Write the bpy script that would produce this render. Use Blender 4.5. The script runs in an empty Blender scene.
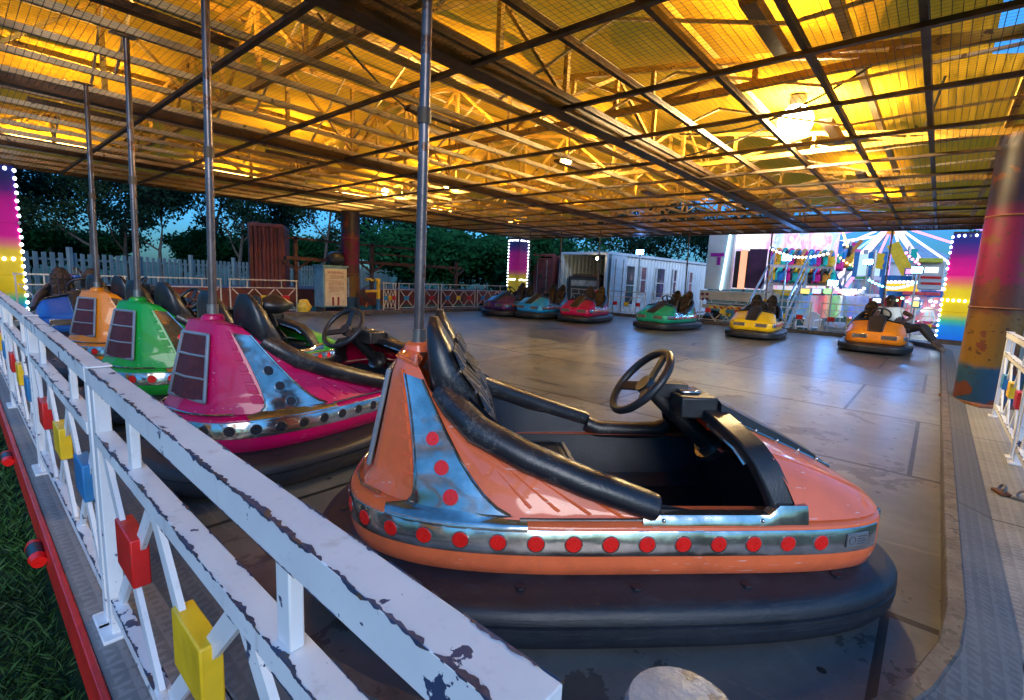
import bpy, bmesh, math, random
from mathutils import Vector, Matrix, noise
random.seed(7)
sc = bpy.context.scene
COL = sc.collection
R = math.radians
PI = math.pi

# ------------------------------------------------------------------ camera frame
CAM_H = 1.2
FPX = 487.3
MX = Matrix(((0.65770309, 0.08144454, -0.74886143), (-0.75195037, 0.12996673, -0.64628112), (0.044691, 0.98816772, 0.14672177)))
def ray(u, v): return MX @ Vector((u - 512, 350 - v, -FPX))
def on_x(u, v, X):
    r = ray(u, v); t = X / r.x
    return Vector((0, 0, CAM_H)) + r * t
def on_y(u, v, Y):
    r = ray(u, v); t = Y / r.y
    return Vector((0, 0, CAM_H)) + r * t
def on_z(u, v, Z):
    r = ray(u, v); t = (Z - CAM_H) / r.z
    return Vector((0, 0, CAM_H)) + r * t

# ------------------------------------------------------------------ materials
def nodes(name):
    m = bpy.data.materials.new(name); m.use_nodes = True
    nt = m.node_tree; nt.nodes.clear()
    out = nt.nodes.new('ShaderNodeOutputMaterial')
    return m, nt, out
class G:
    """small node-graph helper"""
    def __init__(s, nt): s.nt = nt
    def n(s, t, ins=None, **props):
        nd = s.nt.nodes.new(t)
        for k, v in props.items(): setattr(nd, k, v)
        for k, v in (ins or {}).items():
            if isinstance(v, bpy.types.NodeSocket): s.nt.links.new(v, nd.inputs[k])
            else: nd.inputs[k].default_value = v
        return nd
    def coord(s, kind='Object'): return s.n('ShaderNodeTexCoord').outputs[kind]
    def noise(s, vec, scale, detail=4, rough=.55, dist=0):
        return s.n('ShaderNodeTexNoise', {'Vector': vec, 'Scale': scale, 'Detail': detail, 'Roughness': rough, 'Distortion': dist}).outputs['Fac']
    def math(s, op, a, b=0., c=0., clamp=False):
        nd = s.nt.nodes.new('ShaderNodeMath'); nd.operation = op; nd.use_clamp = clamp
        for i, v in enumerate((a, b, c)):
            if isinstance(v, bpy.types.NodeSocket): s.nt.links.new(v, nd.inputs[i])
            else: nd.inputs[i].default_value = v
        return nd.outputs[0]
    def ramp(s, fac, stops, interp='LINEAR'):
        nd = s.n('ShaderNodeValToRGB', {'Fac': fac}); cr = nd.color_ramp; cr.interpolation = interp
        while len(cr.elements) < len(stops): cr.elements.new(.5)
        for e, (p, c) in zip(cr.elements, stops):
            e.position = p; e.color = (*c, 1) if len(c) == 3 else c
        return nd.outputs['Color']
    def mix(s, fac, a, b, blend='MIX'):
        nd = s.nt.nodes.new('ShaderNodeMix'); nd.data_type = 'RGBA'; nd.blend_type = blend
        for k, v in ((0, fac), (6, a), (7, b)):
            if isinstance(v, bpy.types.NodeSocket): s.nt.links.new(v, nd.inputs[k])
            else: nd.inputs[k].default_value = (*v, 1) if isinstance(v, tuple) and len(v) == 3 else v
        return nd.outputs[2]
    def sep(s, vec): return s.n('ShaderNodeSeparateXYZ', {'Vector': vec}).outputs
    def bump(s, h, strength=.3, dist=.01):
        return s.n('ShaderNodeBump', {'Height': h, 'Strength': strength, 'Distance': dist}).outputs['Normal']
    def bsdf(s, out, col, rough=.5, metal=0., normal=None, **kw):
        ins = {'Base Color': (*col, 1) if isinstance(col, tuple) and len(col) == 3 else col, 'Roughness': rough, 'Metallic': metal}
        if normal is not None: ins['Normal'] = normal
        ins.update(kw)
        b = s.n('ShaderNodeBsdfPrincipled', ins)
        s.nt.links.new(b.outputs[0], out.inputs['Surface'])
        return b
def cl(c, k): return tuple(max(0, min(1, x * k)) for x in c)
def M(name, col, rough=.5, metal=0., var=.25, scale=4., bump=0., bscale=40., chip=None, chip_t=.62, chip_s=9., dirt=0., coat=0., kind='Object'):
    m, nt, out = nodes(name); g = G(nt); v = g.coord(kind)
    n1 = g.noise(v, scale, 5)
    c = g.ramp(n1, [(.3, cl(col, 1 - var)), (.7, cl(col, 1 + var))])
    rg = g.math('MULTIPLY_ADD', g.noise(v, scale * 3.1, 4), .3, rough - .15)
    if dirt:
        d = g.math('MULTIPLY', g.math('SUBTRACT', g.noise(v, scale * .7, 7, .65), .45, clamp=True), 4 * dirt, clamp=True)
        c = g.mix(d, c, (.03, .025, .02))
    if chip:
        k = g.math('GREATER_THAN', g.noise(v, chip_s, 8, .62), chip_t)
        c = g.mix(k, c, chip)
    nm = g.bump(g.noise(v, bscale, 3), bump, .01) if bump else None
    kw = {'Coat Weight': coat, 'Coat Roughness': .06} if coat else {}
    g.bsdf(out, c, rg, metal, nm, **kw)
    return m
def EM(name, col, strength):
    m, nt, out = nodes(name); g = G(nt)
    v = g.coord(); f = g.noise(v, 3.)
    e = g.n('ShaderNodeEmission', {'Color': g.ramp(f, [(.2, cl(col, .85)), (.8, col)]), 'Strength': strength})
    nt.links.new(e.outputs[0], out.inputs['Surface'])
    return m

# ------------------------------------------------------------------ mesh builder
class MB:
    def __init__(s): s.v = []; s.f = []; s.m = []
    def add(s, vs, fs, mi=0):
        o = len(s.v); s.v += [tuple(p) for p in vs]
        s.f += [tuple(i + o for i in f) for f in fs]; s.m += [mi] * len(fs)
        return s
    def box(s, x0, y0, z0, x1, y1, z1, mi=0, mat=None):
        vs = [Vector(p) for p in ((x0,y0,z0),(x1,y0,z0),(x1,y1,z0),(x0,y1,z0),(x0,y0,z1),(x1,y0,z1),(x1,y1,z1),(x0,y1,z1))]
        if mat is not None: vs = [mat @ p for p in vs]
        return s.add(vs, [(0,3,2,1),(4,5,6,7),(0,1,5,4),(1,2,6,5),(2,3,7,6),(3,0,4,7)], mi)
    def bar(s, a, b, w, t, up=(0,0,1), mi=0):
        a = Vector(a); b = Vector(b); d = b - a; L = d.length
        if L < 1e-6: return s
        d.normalize(); up = Vector(up)
        if abs(d.dot(up)) > .98: up = Vector((1, 0, 0)) if abs(d.x) < .9 else Vector((0, 1, 0))
        sd = d.cross(up).normalized(); u = sd.cross(d)
        mt = Matrix((( d.x, sd.x, u.x, a.x),( d.y, sd.y, u.y, a.y),( d.z, sd.z, u.z, a.z),(0,0,0,1)))
        return s.box(0, -w/2, -t/2, L, w/2, t/2, mi, mt)
    def tube(s, pts, r, seg=10, mi=0, cap=True, squash=1.):
        pts = [Vector(p) for p in pts]; n = len(pts)
        rs = r if isinstance(r, (list, tuple)) else [r] * n
        ref = None; vs = []
        for i, p in enumerate(pts):
            t = (pts[min(i+1, n-1)] - pts[max(i-1, 0)]).normalized()
            if ref is None:
                ref = Vector((0, 0, 1)) if abs(t.z) < .9 else Vector((1, 0, 0))
            x = (ref - t * ref.dot(t)).normalized(); ref = x; y = t.cross(x)
            for k in range(seg):
                a = 2 * PI * k / seg
                vs.append(p + x * (math.cos(a) * rs[i] * squash) + y * (math.sin(a) * rs[i]))
        fs = [(i*seg + k, i*seg + (k+1) % seg, (i+1)*seg + (k+1) % seg, (i+1)*seg + k) for i in range(n-1) for k in range(seg)]
        if cap: fs += [tuple(range(seg))[::-1], tuple(range((n-1)*seg, n*seg))]
        return s.add(vs, fs, mi)
    def loft(s, rings, closed=True, mi=0, cap0=False, cap1=False):
        n = len(rings[0]); vs = [p for r in rings for p in r]; fs = []
        for i in range(len(rings) - 1):
            for k in range(n if closed else n - 1):
                fs.append((i*n + k, i*n + (k+1) % n, (i+1)*n + (k+1) % n, (i+1)*n + k))
        if cap0: fs.append(tuple(range(n))[::-1])
        if cap1: fs.append(tuple(range((len(rings)-1)*n, len(rings)*n)))
        return s.add(vs, fs, mi)
    def prism(s, poly, axis, a, b, mi=0):
        """poly of 2-tuples extruded along axis ('x','y','z') from a to b"""
        def p3(p, t): return {'x': (t, p[0], p[1]), 'y': (p[0], t, p[1]), 'z': (p[0], p[1], t)}[axis]
        return s.loft([[p3(p, a) for p in poly], [p3(p, b) for p in poly]], True, mi, True, True)
    def disc(s, c, nrm, r, h, seg=16, mi=0, r2=None):
        c = Vector(c); nrm = Vector(nrm).normalized()
        return s.tube([c, c + nrm * h], [r, r2 if r2 is not None else r], seg, mi)
    def ball(s, c, r, seg=12, rings=8, mi=0, sc=(1,1,1)):
        c = Vector(c); rr = []
        for i in range(1, rings):
            a = PI * i / rings
            rr.append([c + Vector((math.sin(a)*math.cos(2*PI*k/seg)*sc[0], math.sin(a)*math.sin(2*PI*k/seg)*sc[1], math.cos(a)*sc[2])) * r for k in range(seg)])
        return s.loft(rr, True, mi, True, True)
    def torus(s, c, nrm, Rr, r, seg=32, sg=10, mi=0):
        c = Vector(c); nrm = Vector(nrm).normalized()
        x = nrm.orthogonal().normalized(); y = nrm.cross(x); vs = []; fs = []
        for i in range(seg):
            a = 2*PI*i/seg; d = x*math.cos(a) + y*math.sin(a)
            for k in range(sg):
                b = 2*PI*k/sg
                vs.append(c + d*(Rr + r*math.cos(b)) + nrm*(r*math.sin(b)))
        for i in range(seg):
            for k in range(sg):
                fs.append((i*sg+k, ((i+1) % seg)*sg+k, ((i+1) % seg)*sg+(k+1) % sg, i*sg+(k+1) % sg))
        return s.add(vs, fs, mi)
    def build(s, name, mats, parent=None, smooth=35, bevel=0., loc=None, bseg=2, recalc=True):
        me = bpy.data.meshes.new(name); me.from_pydata(s.v, [], s.f); me.update()
        if not isinstance(mats, (list, tuple)): mats = [mats]
        for m in mats: me.materials.append(m)
        me.polygons.foreach_set('material_index', s.m)
        if recalc:
            bm = bmesh.new(); bm.from_mesh(me); bmesh.ops.recalc_face_normals(bm, faces=bm.faces); bm.to_mesh(me); bm.free()
        if smooth:
            me.shade_smooth(); me.set_sharp_from_angle(angle=R(smooth))
        o = bpy.data.objects.new(name, me); COL.objects.link(o)
        if bevel:
            b = o.modifiers.new('Bevel', 'BEVEL'); b.width = bevel; b.segments = bseg; b.limit_method = 'ANGLE'; b.angle_limit = R(40)
        if parent: o.parent = parent
        if loc is not None: o.location = loc
        return o
def tag(o, label=None, cat=None, group=None, kind=None):
    if label: o['label'] = label
    if cat: o['category'] = cat
    if group: o['group'] = group
    if kind: o['kind'] = kind
    return o
def empty(name, loc=(0,0,0), rz=0., label=None, cat=None, group=None):
    o = bpy.data.objects.new(name, None); COL.objects.link(o)
    o.empty_display_size = .2
    o.location = loc; o.rotation_euler = (0, 0, rz)
    return tag(o, label, cat, group)
def dup(o, parent=None):
    c = o.copy(); COL.objects.link(c)
    if parent: c.parent = parent
    for ch in list(o.children): dup(ch, c)
    return c

# ------------------------------------------------------------------ world + sun
w = bpy.data.worlds.new("World"); sc.world = w; w.use_nodes = True
nt = w.node_tree; g = G(nt)
bg = nt.nodes['Background']
sky = nt.nodes.new('ShaderNodeTexSky'); sky.sky_type = 'NISHITA'; sky.sun_disc = False
SUN_EL, SUN_AZ = R(7), R(215)      # low in the west, behind the camera's left shoulder
sky.sun_elevation = SUN_EL; sky.sun_rotation = SUN_AZ; sky.ozone_density = 4.0; sky.air_density = 1.3; sky.dust_density = .4
tint = g.mix(1., sky.outputs[0], (1.05, 2.6, 3.85), 'MULTIPLY')
elev = g.sep(g.coord('Generated'))[2]          # dusk: the band above the horizon is a deeper blue than higher up
tint = g.mix(1., tint, g.ramp(elev, [(.0, (.20, .27, .50)), (.16, (.40, .52, .76)), (.45, (1., 1., 1.))]), 'MULTIPLY')
nt.links.new(tint, bg.inputs['Color']); bg.inputs['Strength'].default_value = .17
sun = bpy.data.lights.new('sun', 'SUN'); sun.energy = 1.8; sun.angle = R(25); sun.color = (1.0, .95, .92)
so = bpy.data.objects.new('sun', sun); COL.objects.link(so)
sd = Vector((math.sin(SUN_AZ)*math.cos(SUN_EL), math.cos(SUN_AZ)*math.cos(SUN_EL), math.sin(SUN_EL) + .25))
so.rotation_euler = sd.to_track_quat('Z', 'Y').to_euler()

# ------------------------------------------------------------------ shared materials
def mat_floor():
    m, nt, out = nodes('steel_floor_plates'); g = G(nt); v = g.coord(); s = g.sep(v)
    def seam(sock, period, off, wd):
        f = g.math('PINGPONG', g.math('ADD', sock, off), period / 2)
        return g.math('LESS_THAN', f, wd)
    sx = seam(s[0], 1.9, 100.35, .02); 
    row = g.math('FLOOR', g.math('DIVIDE', g.math('ADD', s[0], 100.35), 1.9))
    yo = g.math('ADD', s[1], g.math('MULTIPLY', g.math('MODULO', row, 2.), .6))
    sy = seam(yo, 2.4, 100.2, .014)
    seams = g.math('MAXIMUM', sx, sy)
    # bolt dots
    dx = g.math('PINGPONG', g.math('ADD', s[0], 100.1), .19); dy = g.math('PINGPONG', g.math('ADD', s[1], 100.07), .15)
    dd = g.math('ADD', g.math('POWER', dx, 2.), g.math('POWER', dy, 2.))
    dots = g.math('MULTIPLY', g.math('LESS_THAN', dd, .00022), g.math('GREATER_THAN', g.noise(v, 1.7, 3), .40))
    pl = g.n('ShaderNodeTexWhiteNoise', {'Vector': g.n('ShaderNodeCombineXYZ', {0: row, 1: g.math('FLOOR', g.math('DIVIDE', g.math('ADD', yo, 100.2), 2.4))}).outputs[0]}).outputs['Value']
    n1 = g.noise(v, .9, 8, .68); n2 = g.noise(v, 7., 8, .7, .6); 
    # long scuffs
    mp = g.n('ShaderNodeMapping', {'Vector': v, 'Scale': (1., .12, 1.), 'Rotation': (0, 0, .5)}).outputs[0]
    n3 = g.noise(mp, 9., 6, .7)
    c = g.ramp(n1, [(.30, (.088, .102, .108)), (.5, (.225, .24, .232)), (.70, (.41, .415, .385))])
    c = g.mix(g.math('MULTIPLY', g.math('SUBTRACT', g.noise(v, .35, 4, .6), .46, clamp=True), 3., clamp=True), c, g.mix(1., c, (1.25, 1.0, .72), 'MULTIPLY'))
    c = g.mix(g.math('MULTIPLY', n2, .55), c, (.085, .085, .09))
    c = g.mix(g.math('MULTIPLY', g.math('GREATER_THAN', n3, .62), .4), c, (.40, .34, .28))
    c = g.mix(g.math('MULTIPLY_ADD', pl, .5, 0.), c, (.06, .055, .055))
    vo = g.n('ShaderNodeTexVoronoi', {'Vector': v, 'Scale': .33}, feature='F1')
    arc = g.math('SINE', g.math('MULTIPLY', g.math('ADD', vo.outputs['Distance'], g.math('MULTIPLY', g.noise(v, 3., 4), .06)), 44.))
    arc = g.math('MULTIPLY', g.math('GREATER_THAN', arc, .80), g.math('GREATER_THAN', g.noise(v, 2.1, 6, .7), .53))
    c = g.mix(g.math('MULTIPLY', arc, .6), c, (.035, .034, .034))
    dark = g.math('MAXIMUM', seams, dots)
    c = g.mix(g.math('MULTIPLY', dark, .9), c, (.008, .007, .006))
    rg = g.math('ADD', g.math('MULTIPLY', n2, .12), g.math('MULTIPLY_ADD', n1, .26, .15))
    h = g.math('SUBTRACT', g.math('MULTIPLY', n2, .10), dark)
    h = g.math('ADD', h, g.math('MULTIPLY', g.noise(v, .8, 1), .5))
    g.bsdf(out, c, rg, .25, g.bump(h, .22, .006))
    return m
def mat_tread(name, c0, c1, sc_=18., seamx=None):
    m, nt, out = nodes(name); g = G(nt); v = g.coord()
    s = g.sep(v)
    a = g.math('ADD', s[0], s[1]); b = g.math('SUBTRACT', s[0], s[1])
    chk = g.n('ShaderNodeTexChecker', {'Vector': g.n('ShaderNodeCombineXYZ', {0: a, 1: b}).outputs[0], 'Scale': sc_}).outputs['Fac']
    wa = g.math('SINE', g.math('MULTIPLY', s[0], sc_ * 9)); wb = g.math('SINE', g.math('MULTIPLY', s[1], sc_ * 9))
    h = g.math('ADD', g.math('MULTIPLY', chk, g.math('GREATER_THAN', wa, .15)), g.math('MULTIPLY', g.math('SUBTRACT', 1., chk), g.math('GREATER_THAN', wb, .15)))
    n1 = g.noise(v, 3., 7, .65)
    c = g.ramp(n1, [(.3, c0), (.7, c1)])
    c = g.mix(g.math('MULTIPLY', h, .28), c, cl(c1, 1.7))
    if seamx:
        f = g.math('LESS_THAN', g.math('PINGPONG', g.math('ADD', s[0], 100.), seamx / 2), .006)
        c = g.mix(f, c, (.006, .006, .006))
    g.bsdf(out, c, g.math('MULTIPLY_ADD', n1, .35, .38), .08, g.bump(h, .7, .004))
    return m
def mat_railpaint():
    """white gloss paint over navy over steel, worn off along edges; edges found with a bevel normal"""
    m, nt, out = nodes('chipped_white_paint'); g = G(nt); v = g.coord()
    obi = g.n('ShaderNodeObjectInfo')
    vv = g.n('ShaderNodeVectorMath', {0: v, 1: obi.outputs['Location']}, operation='ADD').outputs[0]
    n = g.noise(vv, 14., 8, .62); n2 = g.noise(vv, 3., 5, .6)
    k = g.math('ADD', n, g.math('MULTIPLY', g.math('SUBTRACT', n2, .5), .35))
    fine = g.math('GREATER_THAN', g.math('ADD', g.noise(vv, 55., 4, .6), g.math('MULTIPLY', g.math('SUBTRACT', n2, .5), .5)), .745)
    navy = g.math('MAXIMUM', g.math('GREATER_THAN', k, .655), fine); bare = g.math('GREATER_THAN', k, .80)
    c = g.ramp(n2, [(.3, (.62, .62, .64)), (.7, (.80, .79, .78))])
    grime = g.math('MULTIPLY', g.math('SUBTRACT', g.noise(vv, 30., 5, .7), .60, clamp=True), 2.2, clamp=True)
    c = g.mix(grime, c, (.30, .28, .26))
    mp = g.n('ShaderNodeMapping', {'Vector': vv, 'Scale': (9., 9., 1.2)}).outputs[0]
    weep = g.math('MULTIPLY', g.math('SUBTRACT', g.noise(mp, 2.6, 5, .6), .60, clamp=True), 2.6, clamp=True)
    c = g.mix(weep, c, (.34, .22, .14))
    c = g.mix(navy, c, (.045, .06, .12)); c = g.mix(bare, c, (.10, .07, .055))
    h = g.math('SUBTRACT', g.math('MULTIPLY', n, .3), navy)
    g.bsdf(out, c, g.math('MULTIPLY_ADD', n2, .3, .22), 0., g.bump(h, .35, .002))
    return m
FLOOR = mat_floor()
TREAD = mat_tread('tread_plate', (.13, .128, .125), (.25, .245, .24), 20., 2.03)
TREAD_D = mat_tread('tread_plate_dark', (.055, .055, .058), (.12, .118, .115), 20., 2.03)
RAIL = mat_railpaint()
KERB = M('worn_kerb_edge', (.10, .085, .075), .6, .2, .5, 9., .5, 30., (.05, .045, .04), .56, 18.)
RED_P = M('red_gloss_paint', (.55, .015, .012), .35, 0, .25, 6, .2, 30, (.12, .09, .09), .70, 14)
YEL_P = M('yellow_gloss_paint', (.78, .47, .015), .38, 0, .2, 6, .2, 30, (.10, .10, .14), .70, 14)
BLU_P = M('blue_gloss_paint', (.03, .17, .38), .4, 0, .25, 6, .2, 30, (.3, .35, .4), .71, 14)
def mat_rubber():
    m, nt, out = nodes('bumper_rubber'); g = G(nt); v = g.coord()
    n = g.noise(v, 4., 7, .65); n2 = g.noise(v, 45., 5, .7)
    mp = g.n('ShaderNodeMapping', {'Vector': v, 'Scale': (1.5, 1.5, 26.)}).outputs[0]; sc_ = g.noise(mp, 3.5, 7, .7)
    c = g.ramp(n, [(.3, (.006, .008, .013)), (.7, (.016, .019, .026))])
    c = g.mix(g.math('MULTIPLY', g.math('SUBTRACT', sc_, .55, clamp=True), 3.4, clamp=True), c, (.045, .05, .06))
    c = g.mix(g.math('MULTIPLY', g.math('SUBTRACT', n2, .58, clamp=True), 2., clamp=True), c, (.06, .06, .065))
    g.bsdf(out, c, g.math('MULTIPLY_ADD', n, .35, .30), 0., g.bump(g.math('ADD', sc_, n2), .30, .006))
    return m
RUBBER = mat_rubber()
def mat_vinyl():
    m, nt, out = nodes('black_vinyl'); g = G(nt); v = g.coord()
    n = g.noise(v, 5., 5); cr = g.noise(v, 16., 5, .6, 1.6); gr = g.noise(v, 160., 2)
    ridg = g.math('ABSOLUTE', g.math('SUBTRACT', cr, .5))
    c = g.ramp(n, [(.3, (.009, .009, .012)), (.7, (.021, .021, .025))])
    c = g.mix(g.math('MULTIPLY', g.math('LESS_THAN', ridg, .018), g.math('GREATER_THAN', n, .54)), c, (.07, .066, .062))
    h = g.math('ADD', g.math('MULTIPLY', g.math('MINIMUM', ridg, .12), 3.), g.math('MULTIPLY', gr, .12))
    g.bsdf(out, c, g.math('MULTIPLY_ADD', n, .2, .24), 0., g.bump(h, .2, .005))
    return m
VINYL = mat_vinyl()
VINYL_D = M('dark_liner', (.011, .014, .022), .36, 0, .4, 4., .3, 200.)
BLACK_PL = M('black_plastic', (.016, .016, .018), .38, 0, .3, 8., .15, 150.)
STEEL = M('dull_steel', (.34, .33, .32), .35, .8, .3, 6., .1, 40., dirt=.5)
POLE_M = M('pole_steel', (.15, .115, .11), .34, .6, .4, 5., .1, 40., (.13, .06, .035), .60, 10.)
GALV = M('galvanised_steel', (.5, .5, .5), .38, .7, .2, 5.)
RUST = M('rusty_steel', (.16, .06, .03), .75, .2, .5, 7., .4, 40., dirt=.4)
def mat_chrome():
    m, nt, out = nodes('battered_chrome'); g = G(nt); v = g.coord()
    n = g.noise(v, 6., 2, .5); n3 = g.noise(v, 4., 5, .65); n4 = g.noise(v, 34., 4, .6)
    mp = g.n('ShaderNodeMapping', {'Vector': v, 'Scale': (1.5, 1.5, 22.), 'Rotation': (.3, .2, 0)}).outputs[0]
    scr = g.math('GREATER_THAN', g.noise(mp, 6., 5, .7), .66)
    c = g.ramp(n3, [(.36, (.34, .30, .27)), (.55, (.62, .55, .49)), (.72, (.82, .75, .68))])
    c = g.mix(g.math('MULTIPLY', scr, .35), c, (.20, .19, .20))
    r_ = g.math('ADD', g.math('MULTIPLY_ADD', n3, .22, .04), g.math('MULTIPLY', scr, .16))
    g.bsdf(out, c, r_, .95, g.bump(g.math('ADD', n, g.math('MULTIPLY', n4, .02)), .22, .03))
    return m
CHROME = mat_chrome()
RED_DOT = M('red_reflector_plastic', (.80, .012, .008), .3, 0, .1, 20., .2, 200.)
DARK_DOT = M('empty_socket_black', (.015, .016, .022), .3, 0, .3, 20.)
WINDOW = M('maroon_grille', (.085, .012, .02), .55, 0, .4, 30., .8, 260.)
def car_paint(name, c, rough=.36, coat=.28):
    m, nt, out = nodes(name); g = G(nt); v = g.coord()
    n = g.noise(v, 2.2, 5, .6); sp = g.noise(v, 420., 1, .5); sc_ = g.noise(v, 26., 8, .72)
    col = g.ramp(n, [(.3, cl(c, .86)), (.7, cl(c, 1.1))])
    col = g.mix(g.math('MULTIPLY', g.math('GREATER_THAN', sp, .6), .12), col, cl(c, 1.7))
    col = g.mix(g.math('MULTIPLY', g.math('GREATER_THAN', sc_, .70), .55), col, cl(c, .35))
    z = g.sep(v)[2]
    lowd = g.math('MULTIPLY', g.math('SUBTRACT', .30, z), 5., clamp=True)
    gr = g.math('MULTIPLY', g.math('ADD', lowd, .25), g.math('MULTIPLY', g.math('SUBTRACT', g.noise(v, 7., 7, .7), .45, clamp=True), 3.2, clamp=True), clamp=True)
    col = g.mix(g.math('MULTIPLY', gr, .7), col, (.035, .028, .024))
    mp = g.n('ShaderNodeMapping', {'Vector': v, 'Scale': (1.2, 6., 14.), 'Rotation': (.2, .35, .1)}).outputs[0]
    hs = g.math('MULTIPLY', g.math('GREATER_THAN', g.noise(mp, 9., 4, .6), .665), g.math('GREATER_THAN', g.noise(v, 3.1, 3), .5))
    col = g.mix(g.math('MULTIPLY', hs, .5), col, (.75, .70, .66))
    g.bsdf(out, col, g.math('MULTIPLY_ADD', sc_, .22, rough - .08), .0, g.bump(g.math('ADD', n, g.math('MULTIPLY', sc_, .06)), .18, .012), **{'Coat Weight': coat, 'Coat Roughness': .05, 'Specular IOR Level': .22})
    return m
PAINT = {k: car_paint(k + '_fibreglass', c, .34, .75 if k == 'salmon' else .35) for k, c in {
    'salmon': (.86, .155, .05), 'magenta': (.50, .0006, .082), 'green': (.006, .30, .028), 'amber': (.74, .205, .002), 'blue': (.015, .10, .42),
    'maroon': (.13, .012, .03), 'purple': (.07, .02, .12), 'sky_blue': (.01, .32, .78), 'crimson': (.50, .004, .07), 'teal': (.01, .34, .20),
    'yellow': (.85, .50, .003), 'tangerine': (.85, .24, .008)}.items()}

# ------------------------------------------------------------------ ground, arena floor, kerb, platform
def mat_ground():
    m, nt, out = nodes('dark_lawn_ground'); g = G(nt); v = g.coord()
    n = g.noise(v, 1.2, 8, .7); n2 = g.noise(v, 30., 6, .7)
    c = g.ramp(n, [(.3, (.02, .05, .012)), (.55, (.04, .09, .016)), (.8, (.07, .08, .03))])
    c = g.mix(g.math('MULTIPLY', n2, .6), c, (.012, .025, .006))
    g.bsdf(out, c, .9, 0., g.bump(n2, .8, .05))
    return m
GZ = -.30
mb = MB(); mb.add([(-300, -300, GZ), (300, -300, GZ), (300, 300, GZ), (-300, 300, GZ)], [(0, 1, 2, 3)])
tag(mb.build('ground', mat_ground(), smooth=0), kind='structure')

X0, X1, Y0, Y1, RC = .60, 15.9, -.16, 12.0, 1.68      # inner kerb line
def arena_loop(off, corner=10):
    """closed loop around the arena, off = distance outside the inner kerb line"""
    pts = []
    for cx, cy, a0 in ((X1-RC, Y0+RC, -90), (X1-RC, Y1-RC, 0), (X0+RC, Y1-RC, 90), (X0+RC, Y0+RC, 180)):
        for i in range(corner + 1):
            a = R(a0 + 90 * i / corner); pts.append((cx + (RC+off)*math.cos(a), cy + (RC+off)*math.sin(a)))
    # refine straights
    out = []
    for i, p in enumerate(pts):
        q = pts[(i+1) % len(pts)]; L = math.hypot(q[0]-p[0], q[1]-p[1]); k = max(1, int(L / .5))
        for j in range(k): out.append((p[0]+(q[0]-p[0])*j/k, p[1]+(q[1]-p[1])*j/k))
    return out
base = arena_loop(0)
NB = len(base)
def off_loop(off):
    res = []
    for i, p in enumerate(base):
        a = Vector(base[i-1]); b = Vector(base[(i+1) % NB]); t = (b - a).normalized()
        res.append((p[0] + t.y*off, p[1] - t.x*off))
    return res
def ringz(off, z): return [(x, y, z) for x, y in off_loop(off)]
mb = MB(); lp = off_loop(.02)
mb.add([(x, y, 0.) for x, y in lp], [tuple(range(NB))])
tag(mb.build('arena_floor', FLOOR, smooth=0), kind='structure')
# kerb: worn plank on the inside, sloping tread-plate apron outside
mb = MB()
mb.loft([ringz(0, -.02), ringz(0, .095), ringz(.006, .104), ringz(.052, .106), ringz(.058, .098)], True, 0)
mb.loft([ringz(.0585, .099), ringz(.20, .052), ringz(.21, .03)], True, 1)
tag(mb.build('kerb', [KERB, TREAD_D], smooth=30), kind='structure')
# platform ring outside the kerb
PXO, PYO = .195, -.92     # outer faces
mb = MB(); inner = off_loop(.195)
def outer_pt(p):
    c = Vector(((X0+X1)/2, (Y0+Y1)/2)); d = Vector(p) - c
    hx, hy = (X1 - PXO + .45 + X1 - X1) , 0
    x0, x1, y0, y1 = PXO, X1 + .75, PYO, Y1 + .75
    x, y = p
    ox = x0 if x < X0 + RC and (p[0] - X0) <= min(abs(y - Y0), abs(Y1 - y)) else (x1 if x > X1 - RC and (X1 - x) <= min(abs(y - Y0), abs(Y1 - y)) else x)
    oy = y
    if ox == x:
        oy = y0 if y < (Y0+Y1)/2 else y1
    return ox, oy
rects = [(PXO, PYO, X0 - .19, Y1 + .75), (X1 + .19, PYO, X1 + .75, Y1 + .75), (X0 - .19, PYO, X1 + .19, Y0 - .19), (X0 - .19, Y1 + .19, X1 + .19, Y1 + .75)]
for a, b, c, d in rects: mb.box(a, b, -.02, c, d, .05)
# fillets under the rounded corners
for cx, cy, sx, sy in ((X0, Y0, 1, 1), (X1, Y0, -1, 1), (X1, Y1, -1, -1), (X0, Y1, 1, -1)):
    ox, oy = cx - sx*.19, cy - sy*.19; n = 12; ccx, ccy = cx + sx*RC, cy + sy*RC
    vs = [(ox, oy, .05)]
    for i in range(n+1):
        a = PI/2*i/n; vs.append((ccx - sx*(RC+.195)*math.cos(a), ccy - sy*(RC+.195)*math.sin(a), .05))
    mb.add(vs, [(0, i, i+1) for i in range(1, n+1)])
tag(mb.build('platform', TREAD, smooth=0, recalc=True), kind='structure')
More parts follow.
